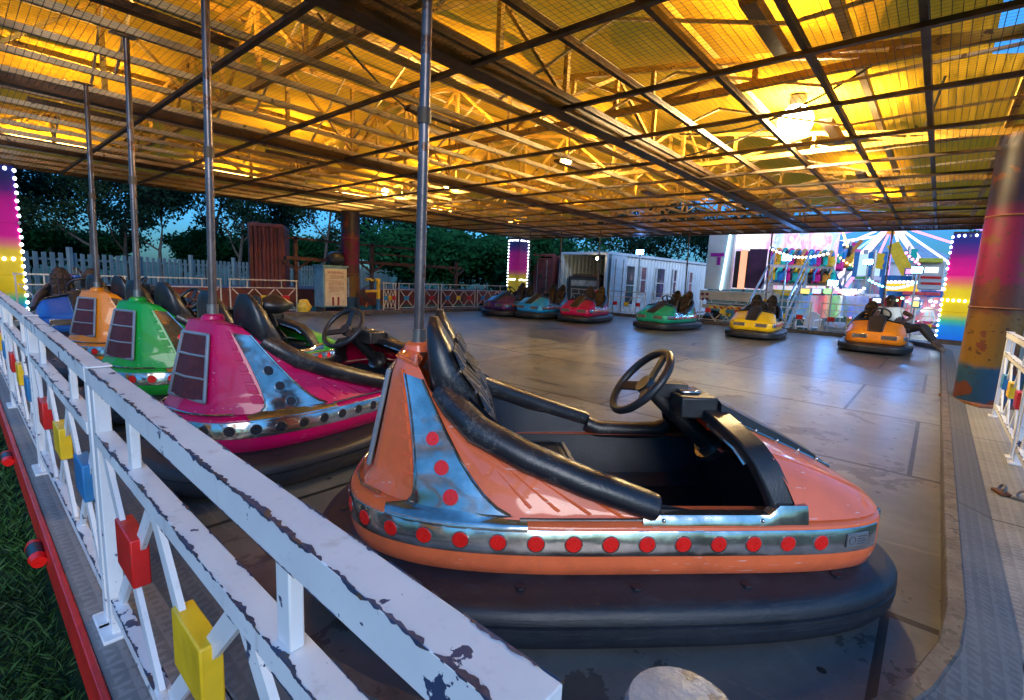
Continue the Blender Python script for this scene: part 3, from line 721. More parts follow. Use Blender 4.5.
def make_car(name):
    P = PAINT['salmon']
    t = empty(name)
    # --- rubber bumper
    prof = [(.13, .045), (.05, .035), (.018, .045), (.004, .07), (0, .10), (.0, .124), (.010, .128), (.010, .133), (.0, .137), (.002, .160), (.012, .176), (.028, .186), (.05, .191), (.15, .205), (.19, .222), (.2, .235)]
    MB().loft([z3(inset(BUMP, o), z) for o, z in prof]).build('bumper', RUBBER, t, smooth=50)
    stud = inset(BUMP, .10); sb_ = MB()
    for i in range(0, 112, 7): sb_.disc((stud[i].x, stud[i].y, .1975), (0, 0, 1), .017, .007, 6)
    # --- body: lower hull + tail + bonnet in one painted moulding
    b = MB()
    prof = [(.11, .185), (.05, .195), (.016, .222), (.002, .26), (0, .29), (0, .386), (.004, .396), (.02, .405), (.05, .409), (.13, .412)]
    b.loft([z3(inset(HULL, o), z) for o, z in prof])
    # tail skin, both sides
    sides = {}
    for sg in (1, -1):
        cols = []
        st = [(Vector((x, y*sg, ZB)), Vector((X, Y*sg, Z))) for (x, y), (X, Y, Z) in zip(TB, TT)]
        st += [(Vector((x, y*sg, ZB)), Vector((X, Y*sg, Z))) for (x, y), (X, Y, Z) in zip(SIDE_B[1:], SIDE_T[1:])]
        sides[sg] = st
        n = 9
        rst = []                       # soften the moulded corners
        for si, (B_, T_) in enumerate(st):
            if 1 <= si <= 3:
                Ba, Bc = st[si-1][0], st[si+1][0]; Ta, Tc = st[si-1][1], st[si+1][1]
                def tow(p, q, r_): d_ = (q - p).length; return p.lerp(q, min(.42, r_/max(d_, 1e-6)))
                B0_, B2_ = tow(B_, Ba, .035), tow(B_, Bc, .035); T0_, T2_ = tow(T_, Ta, .022), tow(T_, Tc, .022)
                rst += [(si, B0_, T0_)] + [(si, B0_*(1-w_)**2 + B_*2*w_*(1-w_) + B2_*w_**2, T0_*(1-w_)**2 + T_*2*w_*(1-w_) + T2_*w_**2) for w_ in (.33, .67)] + [(si, B2_, T2_)]
            else: rst.append((si, B_, T_))
        for si, B_, T_ in rst:
            col = []
            for i in range(n):
                q = i/(n-1); p = B_.lerp(T_, q)
                fl = (0 if si in (2, 3) else .03) * max(0, 1 - q*7) ** 2          # flared foot
                nrm = Vector((B_.x + .25, B_.y*1.2, 0)); nrm = nrm.normalized() if B_.x < -.3 else Vector((0, sg, 0))
                if i == n-1 and si <= 3: p = p + Vector((-.79 - p.x, -p.y, 0)) * .10 + Vector((0, 0, .006))
                col.append(p + nrm * fl * (1 if B_.x < -.45 else .3))
            cols.append(col)
        b.loft(cols, False)
    top = [sides[1][i][1] for i in range(4)] + [sides[-1][i][1] for i in range(3, 0, -1)]
    cen = Vector((-.78, 0, .897)); vs = [p for p in top] + [p.lerp(cen, .55) + Vector((0, 0, .008)) for p in top]; k = len(top)
    b.add(vs, [(i, (i+1) % k, k+(i+1) % k, k+i) for i in range(k)] + [tuple(range(k, 2*k))])
    # turret bead around the aerial socket
    b.tube([(-.775, 0, .89), (-.775, 0, .915), (-.775, 0, .925)], [.062, .055, .04], 18)
    for sg in (1, -1):
        st = sides[sg]
        # ladder of raised steps next to the chrome
        B1, T1 = st[1]; B2, T2 = st[2]
        nr = (T1 - B1).cross(B2 - B1).normalized() * (1 if sg > 0 else -1)
        if nr.dot(Vector((-1, sg*.6, 0))) < 0: nr = -nr
        for i in range(7):
            q0, q1 = .10 + i*.122, .10 + i*.122 + .095
            a = (B1.lerp(T1, q0)).lerp(B2.lerp(T2, q0), .70); c = (B1.lerp(T1, q0)).lerp(B2.lerp(T2, q0), .93)
            d = (B1.lerp(T1, q1)).lerp(B2.lerp(T2, q1), .70); e = (B1.lerp(T1, q1)).lerp(B2.lerp(T2, q1), .93)
            h = nr * .005; sh = .9
            m_ = (a + c + d + e) / 4
            up_ = [m_ + (p - m_) * sh + h for p in (a, c, e, d)]
            lo_ = [p - nr*.002 for p in (a, c, e, d)]
            b.add(lo_ + up_, [(0, 1, 5, 4), (1, 2, 6, 5), (2, 3, 7, 6), (3, 0, 4, 7), (4, 5, 6, 7)])
        # slanted pressed ribs on the flank
        for i in range(4):
            u = .34 + i*.17
            def pt(uu, q):
                s_ = uu * 5; j = min(4, int(s_)); f = s_ - j
                Bp = Vector((*SIDE_B[j], ZB)).lerp(Vector((*SIDE_B[j+1], ZB)), f); Tp = Vector(SIDE_T[j]).lerp(Vector(SIDE_T[j+1]), f)
                p = Bp.lerp(Tp, q); return Vector((p.x, p.y*sg, p.z))
            a, c = pt(u - .13, .80), pt(u, .10)
            o_ = Vector((0, sg*.0055, 0)); w_ = Vector((.008, 0, .003))
            b.add([a - w_, a + w_, c + w_, c - w_, a + o_ + w_*.1, c + o_ + w_*.1], [(0, 4, 5, 3), (1, 2, 5, 4), (0, 1, 4), (3, 5, 2)])
    # bonnet
    rows = []
    for x in (.56, .66, .76, .86, .93, .975, .995):
        s_ = (x - .56) / (.995 - .56); y = max(.16, hull_y(x) - .02)
        zt = .665 + (.452 - .665)*s_; zc = .605 + (.440 - .605)*s_; yc = min(y - .01, .425 + (.30 - .425)*s_)
        if x > .99: zt, zc = .428, .426
        half = [(0, zt), (.13, zt - .004*(1-s_)), (yc*.86, zc + (zt-zc)*.28), (yc, zc), ((yc*.4 + y*.6), zc*.55 + .412*.45), (y, .411)]
        lean = lambda z: x + .035*(1-s_) - .40*(z - .42)*(1 - s_)
        rows.append([(lean(z), -yy_, z) for yy_, z in half[::-1]] + [(lean(z), yy_, z) for yy_, z in half[1:]])
    b.loft(rows, False)
    b.add(rows[-1] + [(1.0, -.16, .40), (1.0, .16, .40)], [tuple(range(11)) + (12, 11)])
    b.build('body', P, t, smooth=36)
    sb_.build('bolts', RUBBER, t, smooth=0); [o for o in t.children if o.name.startswith('bolts')][0]['kind'] = 'stuff'
    # --- chrome waist strip with round reflectors
    n = len(HULL); i0 = [i for i, p in enumerate(HULL) if not (p.x > .90 and abs(p.y) < .62*WH + .2)]
    keep = [i for i in range(n) if HULL[i].x < .945]
    first = [i for i in keep if HULL[i].y > -1e-6]
    order = sorted(keep, key=lambda i: i if i > n/2 else i + n)
    o1, o2 = inset(HULL, -.004), inset(HULL, -.0005)
    c = MB()
    c.loft([[(o2[i].x, o2[i].y, .295) for i in order], [(o1[i].x, o1[i].y, .299) for i in order], [(o1[i].x, o1[i].y, .383) for i in order], [(o2[i].x, o2[i].y, .3875) for i in order]], False)
    c.build('chrome_strip', CHROME, t, smooth=40)
    for sg in (1, -1):
        cl_ = MB(); st = sides[sg]
        B2, T2 = st[2]; B3, T3 = st[3]
        nr = (T2 - B2).cross(B3 - B2).normalized()
        if nr.dot(Vector((-.3, sg, 0))) < 0: nr = -nr
        quad = []
        B1_, T1_ = st[1]; B4_, T4_ = st[4]
        nr1 = (T1_ - B1_).cross(B2 - B1_).normalized(); nr1 = nr1 if nr1.dot(Vector((-1, sg*.6, 0))) > 0 else -nr1
        for q, fa, fb in ((.02, .20, .75), (.07, .10, .44), (.14, .04, .22), (.24, .0, .04), (.36, -.04, -.04), (.55, -.08, -.08), (.74, -.10, -.10), (.90, -.10, -.10)):
            l = B2.lerp(T2, q); r_ = B3.lerp(T3, q)
            l, r_ = (l.lerp(r_, max(0, -fa)), r_.lerp(l, max(0, -fb))); fa, fb = max(0, fa), max(0, fb)
            lb = l.lerp(B1_.lerp(T1_, q), fa); rf = r_.lerp(B4_.lerp(T4_, q), fb)
            quad.append([lb + nr1*.004 + nr*.003, l.lerp(r_, .04) + nr*.006, l.lerp(r_, .97) + nr*.006, rf + Vector((0, sg*.006, .002))])
        # splayed foot joining the waist strip
        nq = 7; grid = []
        xs_ = [-.84 + (.84 - .36)*i/(nq-1) for i in range(nq)]
        for off, z in ((-.0045, .380), (-.0045, .390), (.004, .4015), (.022, .4135)):
            grid.append([Vector((x - .0*off, sg*(hull_y(x) - off*(1.15 if x < -.6 else 1.)), z)) for x in xs_])
        ends = quad[0]; run = [ends[0], ends[0].lerp(ends[1], .5), ends[1], ends[1].lerp(ends[2], .34), ends[1].lerp(ends[2], .67), ends[2], ends[3]]
        grid.append([p + Vector((0, 0, .001)) for p in run])
        cl_.loft(grid, False)
        cl_.loft(quad, False)
        # thin bright edging
        cl_.tube([q[3] + nr*.002 for q in quad], .006, 6); cl_.tube([q[0] + nr*.002 for q in quad], .005, 6)
        cl_.build('tail_chrome', CHROME, t, smooth=40)
        for q in (.10, .285, .475):
            p = B2.lerp(T2, q).lerp(B3.lerp(T3, q), .52) + nr*.006
            d = MB(); d.disc(p, nr, .031 - .006*q, .0015, 20, 1); d.disc(p + nr*.0015, nr, .0275 - .006*q, .002, 20, 0, .025 - .006*q)
            d.build('reflector', [RED_DOT, CHROME], t, smooth=20)
    # reflectors round the waist, every 0.125 m
    step = .1245; k = 0; tot = HLEN
    s0 = -6.5*step*0
    cnt = int((tot/2 - .30) / step)
    for j in range(-cnt, cnt + 1):
        s_ = (j * step) % tot; f = s_/tot*n; i = int(f) % n; fr = f - int(f)
        p = HULL[i].lerp(HULL[(i+1) % n], fr)
        if p.x > .70: continue
        tg = (HULL[(i+1) % n] - HULL[i]).normalized(); nr = Vector((tg.y, -tg.x, 0))
        if j % 2 == 0 and abs(p.y) < .15 and p.x < -.9 and j != 0: pass
        d = MB(); q = Vector((p.x, p.y, .341)) + nr*.004
        d.disc(q, nr, .0305, .0015, 20, 1); d.disc(q + nr*.0015, nr, .0272, .002, 20, 0, .025)
        d.build('reflector', [RED_DOT, CHROME], t, smooth=20)
    for sg in (1, -1):
        bd = MB()
        l = [Vector((-.995, 0, ZB + .004)), Vector((-.99, sg*.12, ZB + .004)), Vector((-.952, sg*.232, ZB + .004)), Vector((-.87, sg*.315, ZB + .004))]
        bd.tube(l, .0055, 6)
        bd.build('base_beading', CHROME, t, smooth=40); bd = MB()
        bd.tube([Vector((x, sg*(y + .008), ZB + .003)) for x, y in SIDE_B[1:]], .0055, 6)
        bd.build('flank_beading', CHROME, t, smooth=40)
    # --- rear window
    rw = MB(); B0, T0 = Vector((-.965, 0, ZB)), Vector((-.845, 0, .885)); nr = Vector((-(T0-B0).z, 0, (T0-B0).x)).normalized()
    def rp(y, q, h=0.): 
        xx = B0.lerp(T0, q); yw = y * (.180 + (.112 - .180)*q)
        return xx + Vector(((.186*(1-q))*abs(yw), yw, 0)) + nr*h
    fr_ = [rp(-1, .12, .016), rp(1, .12, .016), rp(1, .86, .016), rp(-1, .86, .016)]
    for i in range(4): rw.tube([fr_[i], fr_[(i+1) % 4]], .010, 8)
    for q in (.37, .62): rw.tube([rp(-1, q, .019), rp(0, q, .019), rp(1, q, .019)], .007, 8)
    wf = rw.build('rear_window', M('window_frame_paint', (.25, .28, .31), .35, .4), t, smooth=40)
    pn = MB(); pn.loft([[rp(-.97, .13, .013), rp(0, .13, .013), rp(.97, .13, .013)], [rp(-.97, .85, .013), rp(0, .85, .013), rp(.97, .85, .013)]], False)
    pn.build('grille', WINDOW, wf, smooth=0)
    # --- cockpit tub
    tub = MB(); stx = [-.60, -.45, -.25, .04, .30, .52, .70]; zt = [.80, .70, .595, .46, .415, .415, .40]; yt = [.27, .40, .445, .462, .462, .462, .44]
    rows = []
    for x, z, y in zip(stx, zt, yt):
        rows.append([(x, -y, z), (x, -y + .015, z - .04), (x, -.42 if y > .42 else -y+.02, .20), (x, -.36 if y > .36 else -y+.04, .15), (x, .36 if y > .36 else y-.04, .15), (x, .42 if y > .42 else y-.02, .20), (x, y - .015, z - .04), (x, y, z)])
    tub.loft(rows, False)
    tub.add([rows[-1][i] for i in (0, 2, 3, 4, 5, 7)], [(0, 1, 2, 3, 4, 5)])
    tub.add([(-.60, -.27, .80), (-.60, .27, .80), (-.62, .16, .87), (-.62, -.16, .87), (-.60, .25, .16), (-.60, -.25, .16)], [(0, 1, 2, 3), (0, 5, 4, 1)])
    tub.add([(-.735, -.235, .862), (-.60, -.27, .80), (-.60, .27, .80), (-.735, .235, .862)], [(0, 1, 2, 3)])
    tub.build('cockpit_tub', VINYL_D, t, smooth=35)
    # --- seat: cushion + two humped backs with quilted fronts
    MB().box(-.52, -.40, .24, -.08, .40, .38).build('seat', VINYL, t, bevel=.035, bseg=3)
    MB().box(-.082, -.395, .23, -.060, .395, .372).build('seat_edge', M('cream_seat_board', (.5, .42, .28), .4), t, bevel=.006)
    for sg in (1, -1):
        sb = MB(); rows = []
        for z, xr, xf, cy, hw in ((.36, -.58, -.40, .19, .17), (.62, -.655, -.455, .185, .16), (.745, -.69, -.515, .165, .125), (.785, -.705, -.53, .175, .143), (.86, -.714, -.592, .182, .140), (.95, -.722, -.632, .185, .112), (1.01, -.724, -.670, .185, .080), (1.045, -.718, -.688, .185, .042)):
            ring = []; cy *= sg; x = (xr + xf)/2; th = xf - xr
            for a in range(16):
                an = 2*PI*a/16; cx_, sy_ = math.cos(an), math.sin(an)
                ring.append((x + th/2*math.copysign(abs(cx_)**.7, cx_), cy + hw*math.copysign(abs(sy_)**.5, sy_), z))
            rows.append(ring)
        sb.loft(rows, True, 0, True, True)
        o = sb.build('seat_back', VINYL, t, smooth=60)
        qd = MB()
        def fx(z):
            for (z0, x0), (z1, x1) in zip(((.36, -.40), (.62, -.465), (.76, -.515), (.86, -.592)), ((.62, -.465), (.76, -.515), (.86, -.592), (.95, -.632))):
                if z <= z1: return x0 + (x1 - x0)*(z - z0)/(z1 - z0) + .004
            return -.63
        for r_ in range(7):
            for c_ in range(3):
                z0 = .40 + r_*.078; z1 = z0 + .070; hw = .140 if z1 < .70 else (.115 if z1 < .79 else .125)
                y0 = sg*.183 - hw + c_*(2*hw/3); y1 = y0 + 2*hw/3 - .008; xa, xb = fx(z0), fx(z1)
                qd.loft([[(xa, y0, z0), (xa, y1, z0), (xb, y1, z1), (xb, y0, z1)], [(xa + .012, y0 + .012, z0 + .010), (xa + .012, y1 - .012, z0 + .010), (xb + .012, y1 - .012, z1 - .010), (xb + .012, y0 + .012, z1 - .010)]], True, 0, False, True)
        qd.build('quilted_pad', VINYL, o, smooth=30)
        # --- padded armrest roll
        pts = [Vector((x, y*sg, z)) for x, y, z in ((-.66, .275, .79), (-.61, .335, .745), (-.53, .390, .680), (-.36, .445, .605), (-.16, .482, .533), (.0, .499, .482), (.075, .505, .457))]
        MB().tube(pts, [.046, .052, .055, .056, .055, .053, .049], 16, squash=.9).build('armrest_roll', VINYL, t, smooth=50, bevel=.008)
        if sg > 0:
            MB().tube([(.06, .455, .455), (.12, .452, .430), (.30, .450, .425), (.44, .448, .430), (.50, .44, .46)], [.04, .045, .045, .045, .04], 12).build('sill_pad', VINYL, t, smooth=50)
        # low padded lip further forward is a bright sill plate
        sl = MB(); sl.loft([[(x, sg*.462, .421), (x, sg*.468, .432), (x, sg*.508, .432), (x, sg*.516, .418), (x, sg*.520, .398), (x, sg*.50, .398)] for x in (.03, .2, .40, .48)] + [[(.515, sg*.462, .455), (.515, sg*.468, .465), (.515, sg*.505, .465), (.515, sg*.513, .44), (.515, sg*.517, .40), (.515, sg*.50, .398)], [(.62, sg*.462, .455), (.62, sg*.468, .465), (.62, sg*.500, .463), (.62, sg*.508, .44), (.62, sg*.515, .40), (.62, sg*.50, .398)]], True, 0, True, True)
        for x in (.10, .45): sl.ball((x, sg*.515, .416), .008, 8, 6)
        sl.build('sill_plate', CHROME, t, smooth=40)
    # --- dashboard arch with console
    outer = [(.492, .43), (.476, .50), (.440, .59), (.37, .645), (.16, .692), (0, .705)]; inn = [(.452, .43), (.435, .50), (.395, .565), (.34, .605), (.16, .640), (0, .65)]
    poly = [( -y, z) for y, z in outer] + [(y, z) for y, z in outer[-2::-1]]; polyi = [(-y, z) for y, z in inn] + [(y, z) for y, z in inn[-2::-1]]
    da = MB(); ln = lambda z: -.40*(z - .42)
    rings = []
    for pl, x in ((poly, .605), (poly, .515), (polyi, .500), (polyi, .605)): rings.append([(x + ln(z), y, z) for y, z in pl])
    da.loft(rings, False)
    da.box(.31, -.115, .655, .47, .115, .745)
    db = da.build('dashboard', BLACK_PL, t, smooth=35, bevel=.008)
    MB().box(.335, -.055, .7455, .42, .055, .760).build('coin_slot', CHROME, db, bevel=.006)
    # gold-worn front edge of the arch
    for sg in (1, -1):
        MB().tube([(.497 + ln(z) , sg*y, z + .004) for y, z in inn[2:5]], .009, 8).build('dash_trim', CHROME, db)
    # --- black centre panel on the bonnet
    hp = MB(); rows = []
    for s_ in (0, .15, .3, .5, .7, .88, 1.):
        x = .47 + s_*(.985 - .47) ; hw = .135 - .03*s_
        zb = .668 + (.452 - .668)*s_; h = .055*(1 - s_)**.5 + .018
        rows.append([(x, -hw - .012, zb - .01), (x, -hw, zb + h*.8), (x, -hw*.7, zb + h), (x, hw*.7, zb + h), (x, hw, zb + h*.8), (x, hw + .012, zb - .01)])
    hp.loft(rows, False, 0); hp.add(rows[-1], [tuple(range(6))]); hp.add(rows[0], [tuple(range(6))])
    hp2 = hp.build('bonnet_panel', BLACK_PL, t, smooth=40)
    st_ = MB()
    for sg in (1, -1):
        st_.tube([(r_[0][0], sg*(abs(r_[0][1]) + .006), r_[0][2] + .018) for r_ in rows], .008, 6)
        for r_ in rows[1:-1]: st_.ball((r_[0][0], sg*(abs(r_[0][1]) + .004), r_[0][2] + .026), .010, 8, 6)
    st_.build('panel_beading', CHROME, hp2, smooth=40)
    # --- steering
    wc = Vector((.185, .035, .778)); ax = Vector((.77, 0, -.64)).normalized()
    foot = wc + ax*.46
    scol = MB().tube([wc + ax*.03, wc + ax*.12, wc + ax*.30, foot], [.026, .034, .040, .045], 14)
    scol.disc(foot - ax*.02, ax, .075, .03, 18, 1); scol.disc(foot - ax*.05, ax, .055, .04, 18, 0)
    scol.bar(wc + ax*.05 + Vector((.02, -.0, .0)), wc + ax*.13 + Vector((.10, 0, .05)), .07, .06)
    scol.build('steering_column', [BLACK_PL, CHROME], t, smooth=40)
    sw = MB().torus(wc, ax, .163, .0175, 44, 12)
    px = ax.cross(Vector((0, 1, 0))).normalized()
    for a in (90, 205, 335):
        d = Vector((0, 1, 0))*math.cos(R(a)) + px*math.sin(R(a))*(1 if px.z > 0 else -1)
        sw.bar(wc + ax*.035, wc + d*.160, .042, .014, tuple(ax))
    sw.disc(wc + ax*.045, -ax, .042, .035, 18)
    sw.build('steering_wheel', BLACK_PL, t, smooth=50)
    # --- front lamps, plate, aerial pole
    for sg in (1, -1):
        hl = MB(); 
        for (a0, b0, a1, b1) in ((-.115, -.034, .115, -.024), (-.115, .024, .115, .034), (-.115, -.024, -.100, .024), (.100, -.024, .115, .024)):
            hl.box(.975, sg*.24 + a0*1.12, .345 + b0*1.2, 1.026, sg*.24 + a1*1.12, .345 + b1*1.2)
        h_ = hl.build('headlight', CHROME, t, bevel=.004)
        MB().box(.98, sg*.24 - .111, .3165, 1.0222, sg*.24 + .111, .3735).build('lens', M('smoked_lens', (.12, .10, .08), .15), h_)
        pl = MB(); pl.box(.855, sg*.001, .322, .915, sg*.004, .366)
        ny = hull_y(.87) ; pm = Matrix.Translation((0, sg*(hull_y(.87)+.004), 0))
        a = Vector((.765, sg*(hull_y(.765) + .0055), 0)); c_ = Vector((.860, sg*(hull_y(.860) + .0055), 0)); dd = (c_ - a); nn_ = Vector((dd.y, -dd.x, 0)).normalized() * (-sg)
        if nn_.y*sg < 0: nn_ = -nn_
        plate = MB().loft([[a + Vector((0, 0, .318)), c_ + Vector((0, 0, .318)), c_ + Vector((0, 0, .368)), a + Vector((0, 0, .368))], [a + nn_*.004 + Vector((0, 0, .320)), c_ + nn_*.004 + Vector((0, 0, .320)), c_ + nn_*.004 + Vector((0, 0, .366)), a + nn_*.004 + Vector((0, 0, .366))]], True, 0, False, True)
        plate.torus(a.lerp(c_, .25) + nn_*.0042 + Vector((0, 0, .343)), nn_, .014, .0014, 20, 6, 1)
        for q in range(4):
            zz = .356 - .009*q
            plate.bar(a.lerp(c_, .50) + nn_*.0045 + Vector((0, 0, zz)), a.lerp(c_, .92 - .08*(q % 2)) + nn_*.0045 + Vector((0, 0, zz)), .001, .003, (0, 0, 1), 1)
        plate.build('maker_plate', [STEEL, M('plate_ink', (.06, .08, .12), .5)], t, smooth=30)
    return t
def pole_parts(t, lean=(0, 0)):
    x = -.775; top = Vector((x + lean[0], lean[1], NZ - .01)); bot = Vector((x, 0, .922))
    p = MB().tube([bot, bot.lerp(top, .5), top], [.021, .020, .019], 14).build('pole', POLE_M, t)
    MB().tube([bot, bot.lerp(top, .03)], .029, 14).build('clamp', STEEL, p)
    m_ = bot.lerp(top, .45)
    MB().tube([m_, bot.lerp(top, .48)], .026, 14).build('joint_sleeve', DARKST, p)
    MB().bar(top - Vector((.10, 0, .012)), top + Vector((.06, 0, .004)), .05, .012).build('contact_shoe', STEEL, p)

proto = make_car('bumper_car'); pole_parts(proto, (.02, -.03))
PAINT_PARTS = ('body',)
first_car = [True]
def car(col, loc, deg, label, group, dots=None):
    if first_car[0]: t = proto; first_car[0] = False
    else: t = dup(proto)
    t.location = (*loc, 0); t.rotation_euler = (0, 0, R(deg))
    for ch in t.children:
        nm_ = ch.name.split('.')[0]
        if nm_ == 'body' and t is not proto:
            ch.material_slots[0].link = 'OBJECT'; ch.material_slots[0].material = PAINT[col]
        if nm_ == 'reflector' and dots:
            ch.material_slots[0].link = 'OBJECT'; ch.material_slots[0].material = dots
    tag(t, label, 'bumper car', group)
    return t
NEAR, FAR = 'bumper cars parked along the left edge', 'bumper cars parked along the far edge'
car('salmon', (1.80, 1.04), -44, 'large salmon orange bumper car in the foreground with red round reflectors', NEAR)
car('magenta', (1.72, 3.22), 12, 'magenta pink bumper car with empty dark reflector holes behind the orange one', NEAR, DARK_DOT)
gcar = car('green', (1.69, 4.90), 18, 'emerald green bumper car between the magenta and amber cars', NEAR)
car('amber', (1.67, 6.49), 22, 'amber yellow bumper car with red reflectors left of the green one', NEAR)
hid2 = car('blue', (1.28, 9.72), -95, 'dark blue bumper car facing the camera at the far end of the left row', NEAR)
hid1 = car('maroon', (2.15, 11.2), 0, 'dark bumper car mostly hidden behind the amber car near the back edge', NEAR)
for h_ in (hid1, hid2):
    for ch in list(h_.children):
        if ch.name.startswith('pole'):
            for g_ in list(ch.children): bpy.data.objects.remove(g_)
            bpy.data.objects.remove(ch)
def far(u, v, push=.62):
    p = on_z(u, v, .04); d = Vector((p.x, p.y)).normalized(); return (p.x + d.x*push, p.y + d.y*push)
for col, u, v, hd, lb in (('purple', 513, 315, 182, 'dark purple bumper car at the far corner, leftmost of the far row'), ('sky_blue', 545, 317.5, 184, 'pale blue bumper car between the purple and crimson far cars'),
        ('crimson', 586, 321, 190, 'crimson pink bumper car in the far row with brown seat backs'), ('teal', 668, 328.5, 174, 'teal green bumper car alone on the far side in front of the white container'),
        ('yellow', 756, 336.5, 185, 'bright yellow bumper car on the far side in front of the steel stairs')):
    car(col, far(u, v), hd, lb, FAR, None)
mc = far(874, 351, .80)
mcar = car('tangerine', mc, 182, 'tangerine orange bumper car at the far right with a man sitting in it', FAR)
# black bag on the green car's dash
bag = MB(); rr = []
for i in range(9):
    q = i/8; r_ = (.16*math.sin(PI*min(1, .12 + q*.9)))
    rr.append([(math.cos(2*PI*k/16)*r_*(1.15 + .25*noise.noise(Vector((k*.8, i*.7, 1)))), math.sin(2*PI*k/16)*r_*(1 + .25*noise.noise(Vector((k*.8, i*.7, 5)))), q*.20) for k in range(16)])
bag.loft(rr, True, 0, True, True)
a = R(18); o = bag.build('jacket', VINYL, None, smooth=60, loc=(1.69 + .42*math.cos(a) + .06*math.sin(a), 4.90 + .42*math.sin(a) - .06*math.cos(a), .742))
tag(o, 'crumpled black jacket lying on the dashboard of the green bumper car', 'jacket')

# ------------------------------------------------------------------ background: back-left
def gd(u, D, z=GZ):
    r = ray(u, 278); h = Vector((r.x, r.y)).normalized(); f = Vector((.7572, .6535))
    p = h * (D / h.dot(f)); return Vector((p.x, p.y, z))
# electrical cabinet with notice
cab = empty('electrical_cabinet', (6.85, 12.52, PZ), R(4), 'grey electrical cabinet with a cream notice board on its door, at the back edge', 'cabinet')
CABG = M('cabinet_grey_paint', (.22, .36, .40), .45, .1, .2, 4., .1, 40., dirt=.3)
MB().box(-.36, -.20, .14, .36, .24, 1.22).build('case', CABG, cab, bevel=.012)
MB().box(-.39, -.23, 1.2205, .39, .27, 1.26).build('lid', CABG, cab, bevel=.008)
for x in (-.30, .30): MB().box(x - .03, -.16, 0, x + .03, .2, .139).build('foot', DARKST, cab)
nb = MB().box(-.33, -.235, .18, .33, -.203, 1.17).build('notice_board', M('cream_notice', (.66, .54, .38), .5, 0, .15, 5., dirt=.25), cab, bevel=.005)
INK = M('red_brown_ink', (.30, .03, .02), .6)
def text_mesh(s, size, mat_, parent, loc, rot, name='lettering', ext=.001):
    cu = bpy.data.curves.new(name, 'FONT'); cu.body = s; cu.size = size; cu.align_x = 'CENTER'; cu.align_y = 'CENTER'; cu.extrude = ext
    o = bpy.data.objects.new(name, cu); COL.objects.link(o); dg = bpy.context.evaluated_depsgraph_get(); dg.update()
    me = bpy.data.meshes.new_from_object(o.evaluated_get(dg)); bpy.data.objects.remove(o)
    me.materials.clear(); me.materials.append(mat_)
    q = bpy.data.objects.new(name, me); COL.objects.link(q); q.parent = parent; q.location = loc; q.rotation_euler = rot
    return q
text_mesh('WARNING', .105, INK, nb, (0, -.2375, 1.07), (R(90), 0, 0))
rl = random.Random(5); ln = MB()
for i in range(13):
    z = .985 - i*.034
    if i == 3:
        ln.build('small_print', INK, nb, smooth=0); ln = MB(); continue
    x = -.22 + .05*rl.random(); xe = .20 + .05*rl.random() - (.12 if i in (2, 8, 12) else 0)
    while x < xe:
        L_ = .02 + .045*rl.random(); ln.box(x, -.2375, z - .006, min(x + L_, xe), -.2352, z + .006); x += L_ + .012
ln.build('small_print', INK, nb, smooth=0)
for x in (-.10, .06): MB().box(x - .028, -.247, .19, x + .028, -.2355, .42).build('red_strap', M('dark_red_strap', (.22, .02, .02), .6), nb, bevel=.003)
# black bag on top of cabinet
def lump(name, mats, loc, sx, sy, sz, seed, label, cat, dup_=.25):
    mb = MB(); rr = []
    for i in range(1, 12):
        a = PI*i/12; q = i/12
        rr.append([(sx*math.sin(a)**.7*math.cos(2*PI*k/20)*(1 + dup_*noise.noise(Vector((k*.7, i*.6, seed)))), sy*math.sin(a)**.7*math.sin(2*PI*k/20)*(1 + dup_*noise.noise(Vector((k*.7, i*.6, seed+9)))), max(0, sz*(.5 + .55*math.cos(a)))) for k in range(20)])
    mb.loft(rr, True, 0, True, True)
    o = mb.build(name, mats, None, smooth=60, loc=loc); return tag(o, label, cat)
lump('bag', VINYL, (7.02, 12.55, PZ + 1.262), .26, .20, .36, 3, 'black bag lying on top of the grey electrical cabinet', 'bag')
lump('plastic_bag', M('yellow_plastic', (.75, .50, .05), .35, 0, .2, 9., .5, 30.), (5.90, 12.16, PZ), .16, .13, .36, 5, 'yellow plastic bag on the walkway left of the electrical cabinet', 'bag', .4)
# yellow safety frame
t = empty('safety_frame', (8.05, 12.36, PZ), 0, 'yellow tubular frame with blue foot right of the electrical cabinet', 'frame')
MB().box(.14, -.04, .36, .22, .04, .95).build('post', YEL_P, t, bevel=.006); MB().box(.14, -.04, 0, .22, .04, .359).build('foot', BLU_P, t, bevel=.006)
MB().box(-.24, -.035, .87, .139, .035, .95).box(-.24, -.035, .55, .139, .035, .62).build('arm', YEL_P, t, bevel=.006)
MB().box(-.26, -.03, .12, -.20, .03, .549).build('post', RUST, t, bevel=.006)
# loose cables at the foot of the column
rc = random.Random(11)
for k in range(3):
    pts = [(7.72 + .05*k, 12.2, PZ + 1.1 - .1*k)]
    for i in range(1, 11):
        pts.append((7.72 + .22*math.sin(i*.8 + k) + .03*k, 12.14 - .02*k + .05*math.cos(i*1.3 + k), PZ + 1.1 - .1*k - .1*i + .012))
    MB_ = MB().tube(pts, .016, 8); o = MB_.build('cable', BLACK_PL)
    tag(o, ['outermost', 'middle', 'innermost'][k] + ' black cable hanging in loops between the striped back column and the yellow frame', 'cable', 'cables by the back column')
pts = [(7.0 + .95*i/14, 12.0 - .22*math.sin(PI*i/14), .012 + .10*(1 - math.sin(PI*i/14))) for i in range(15)]
tag(MB().tube(pts, .014, 8).build('cable', BLACK_PL), 'black cable hanging over the back kerb in front of the cabinet', 'cable')
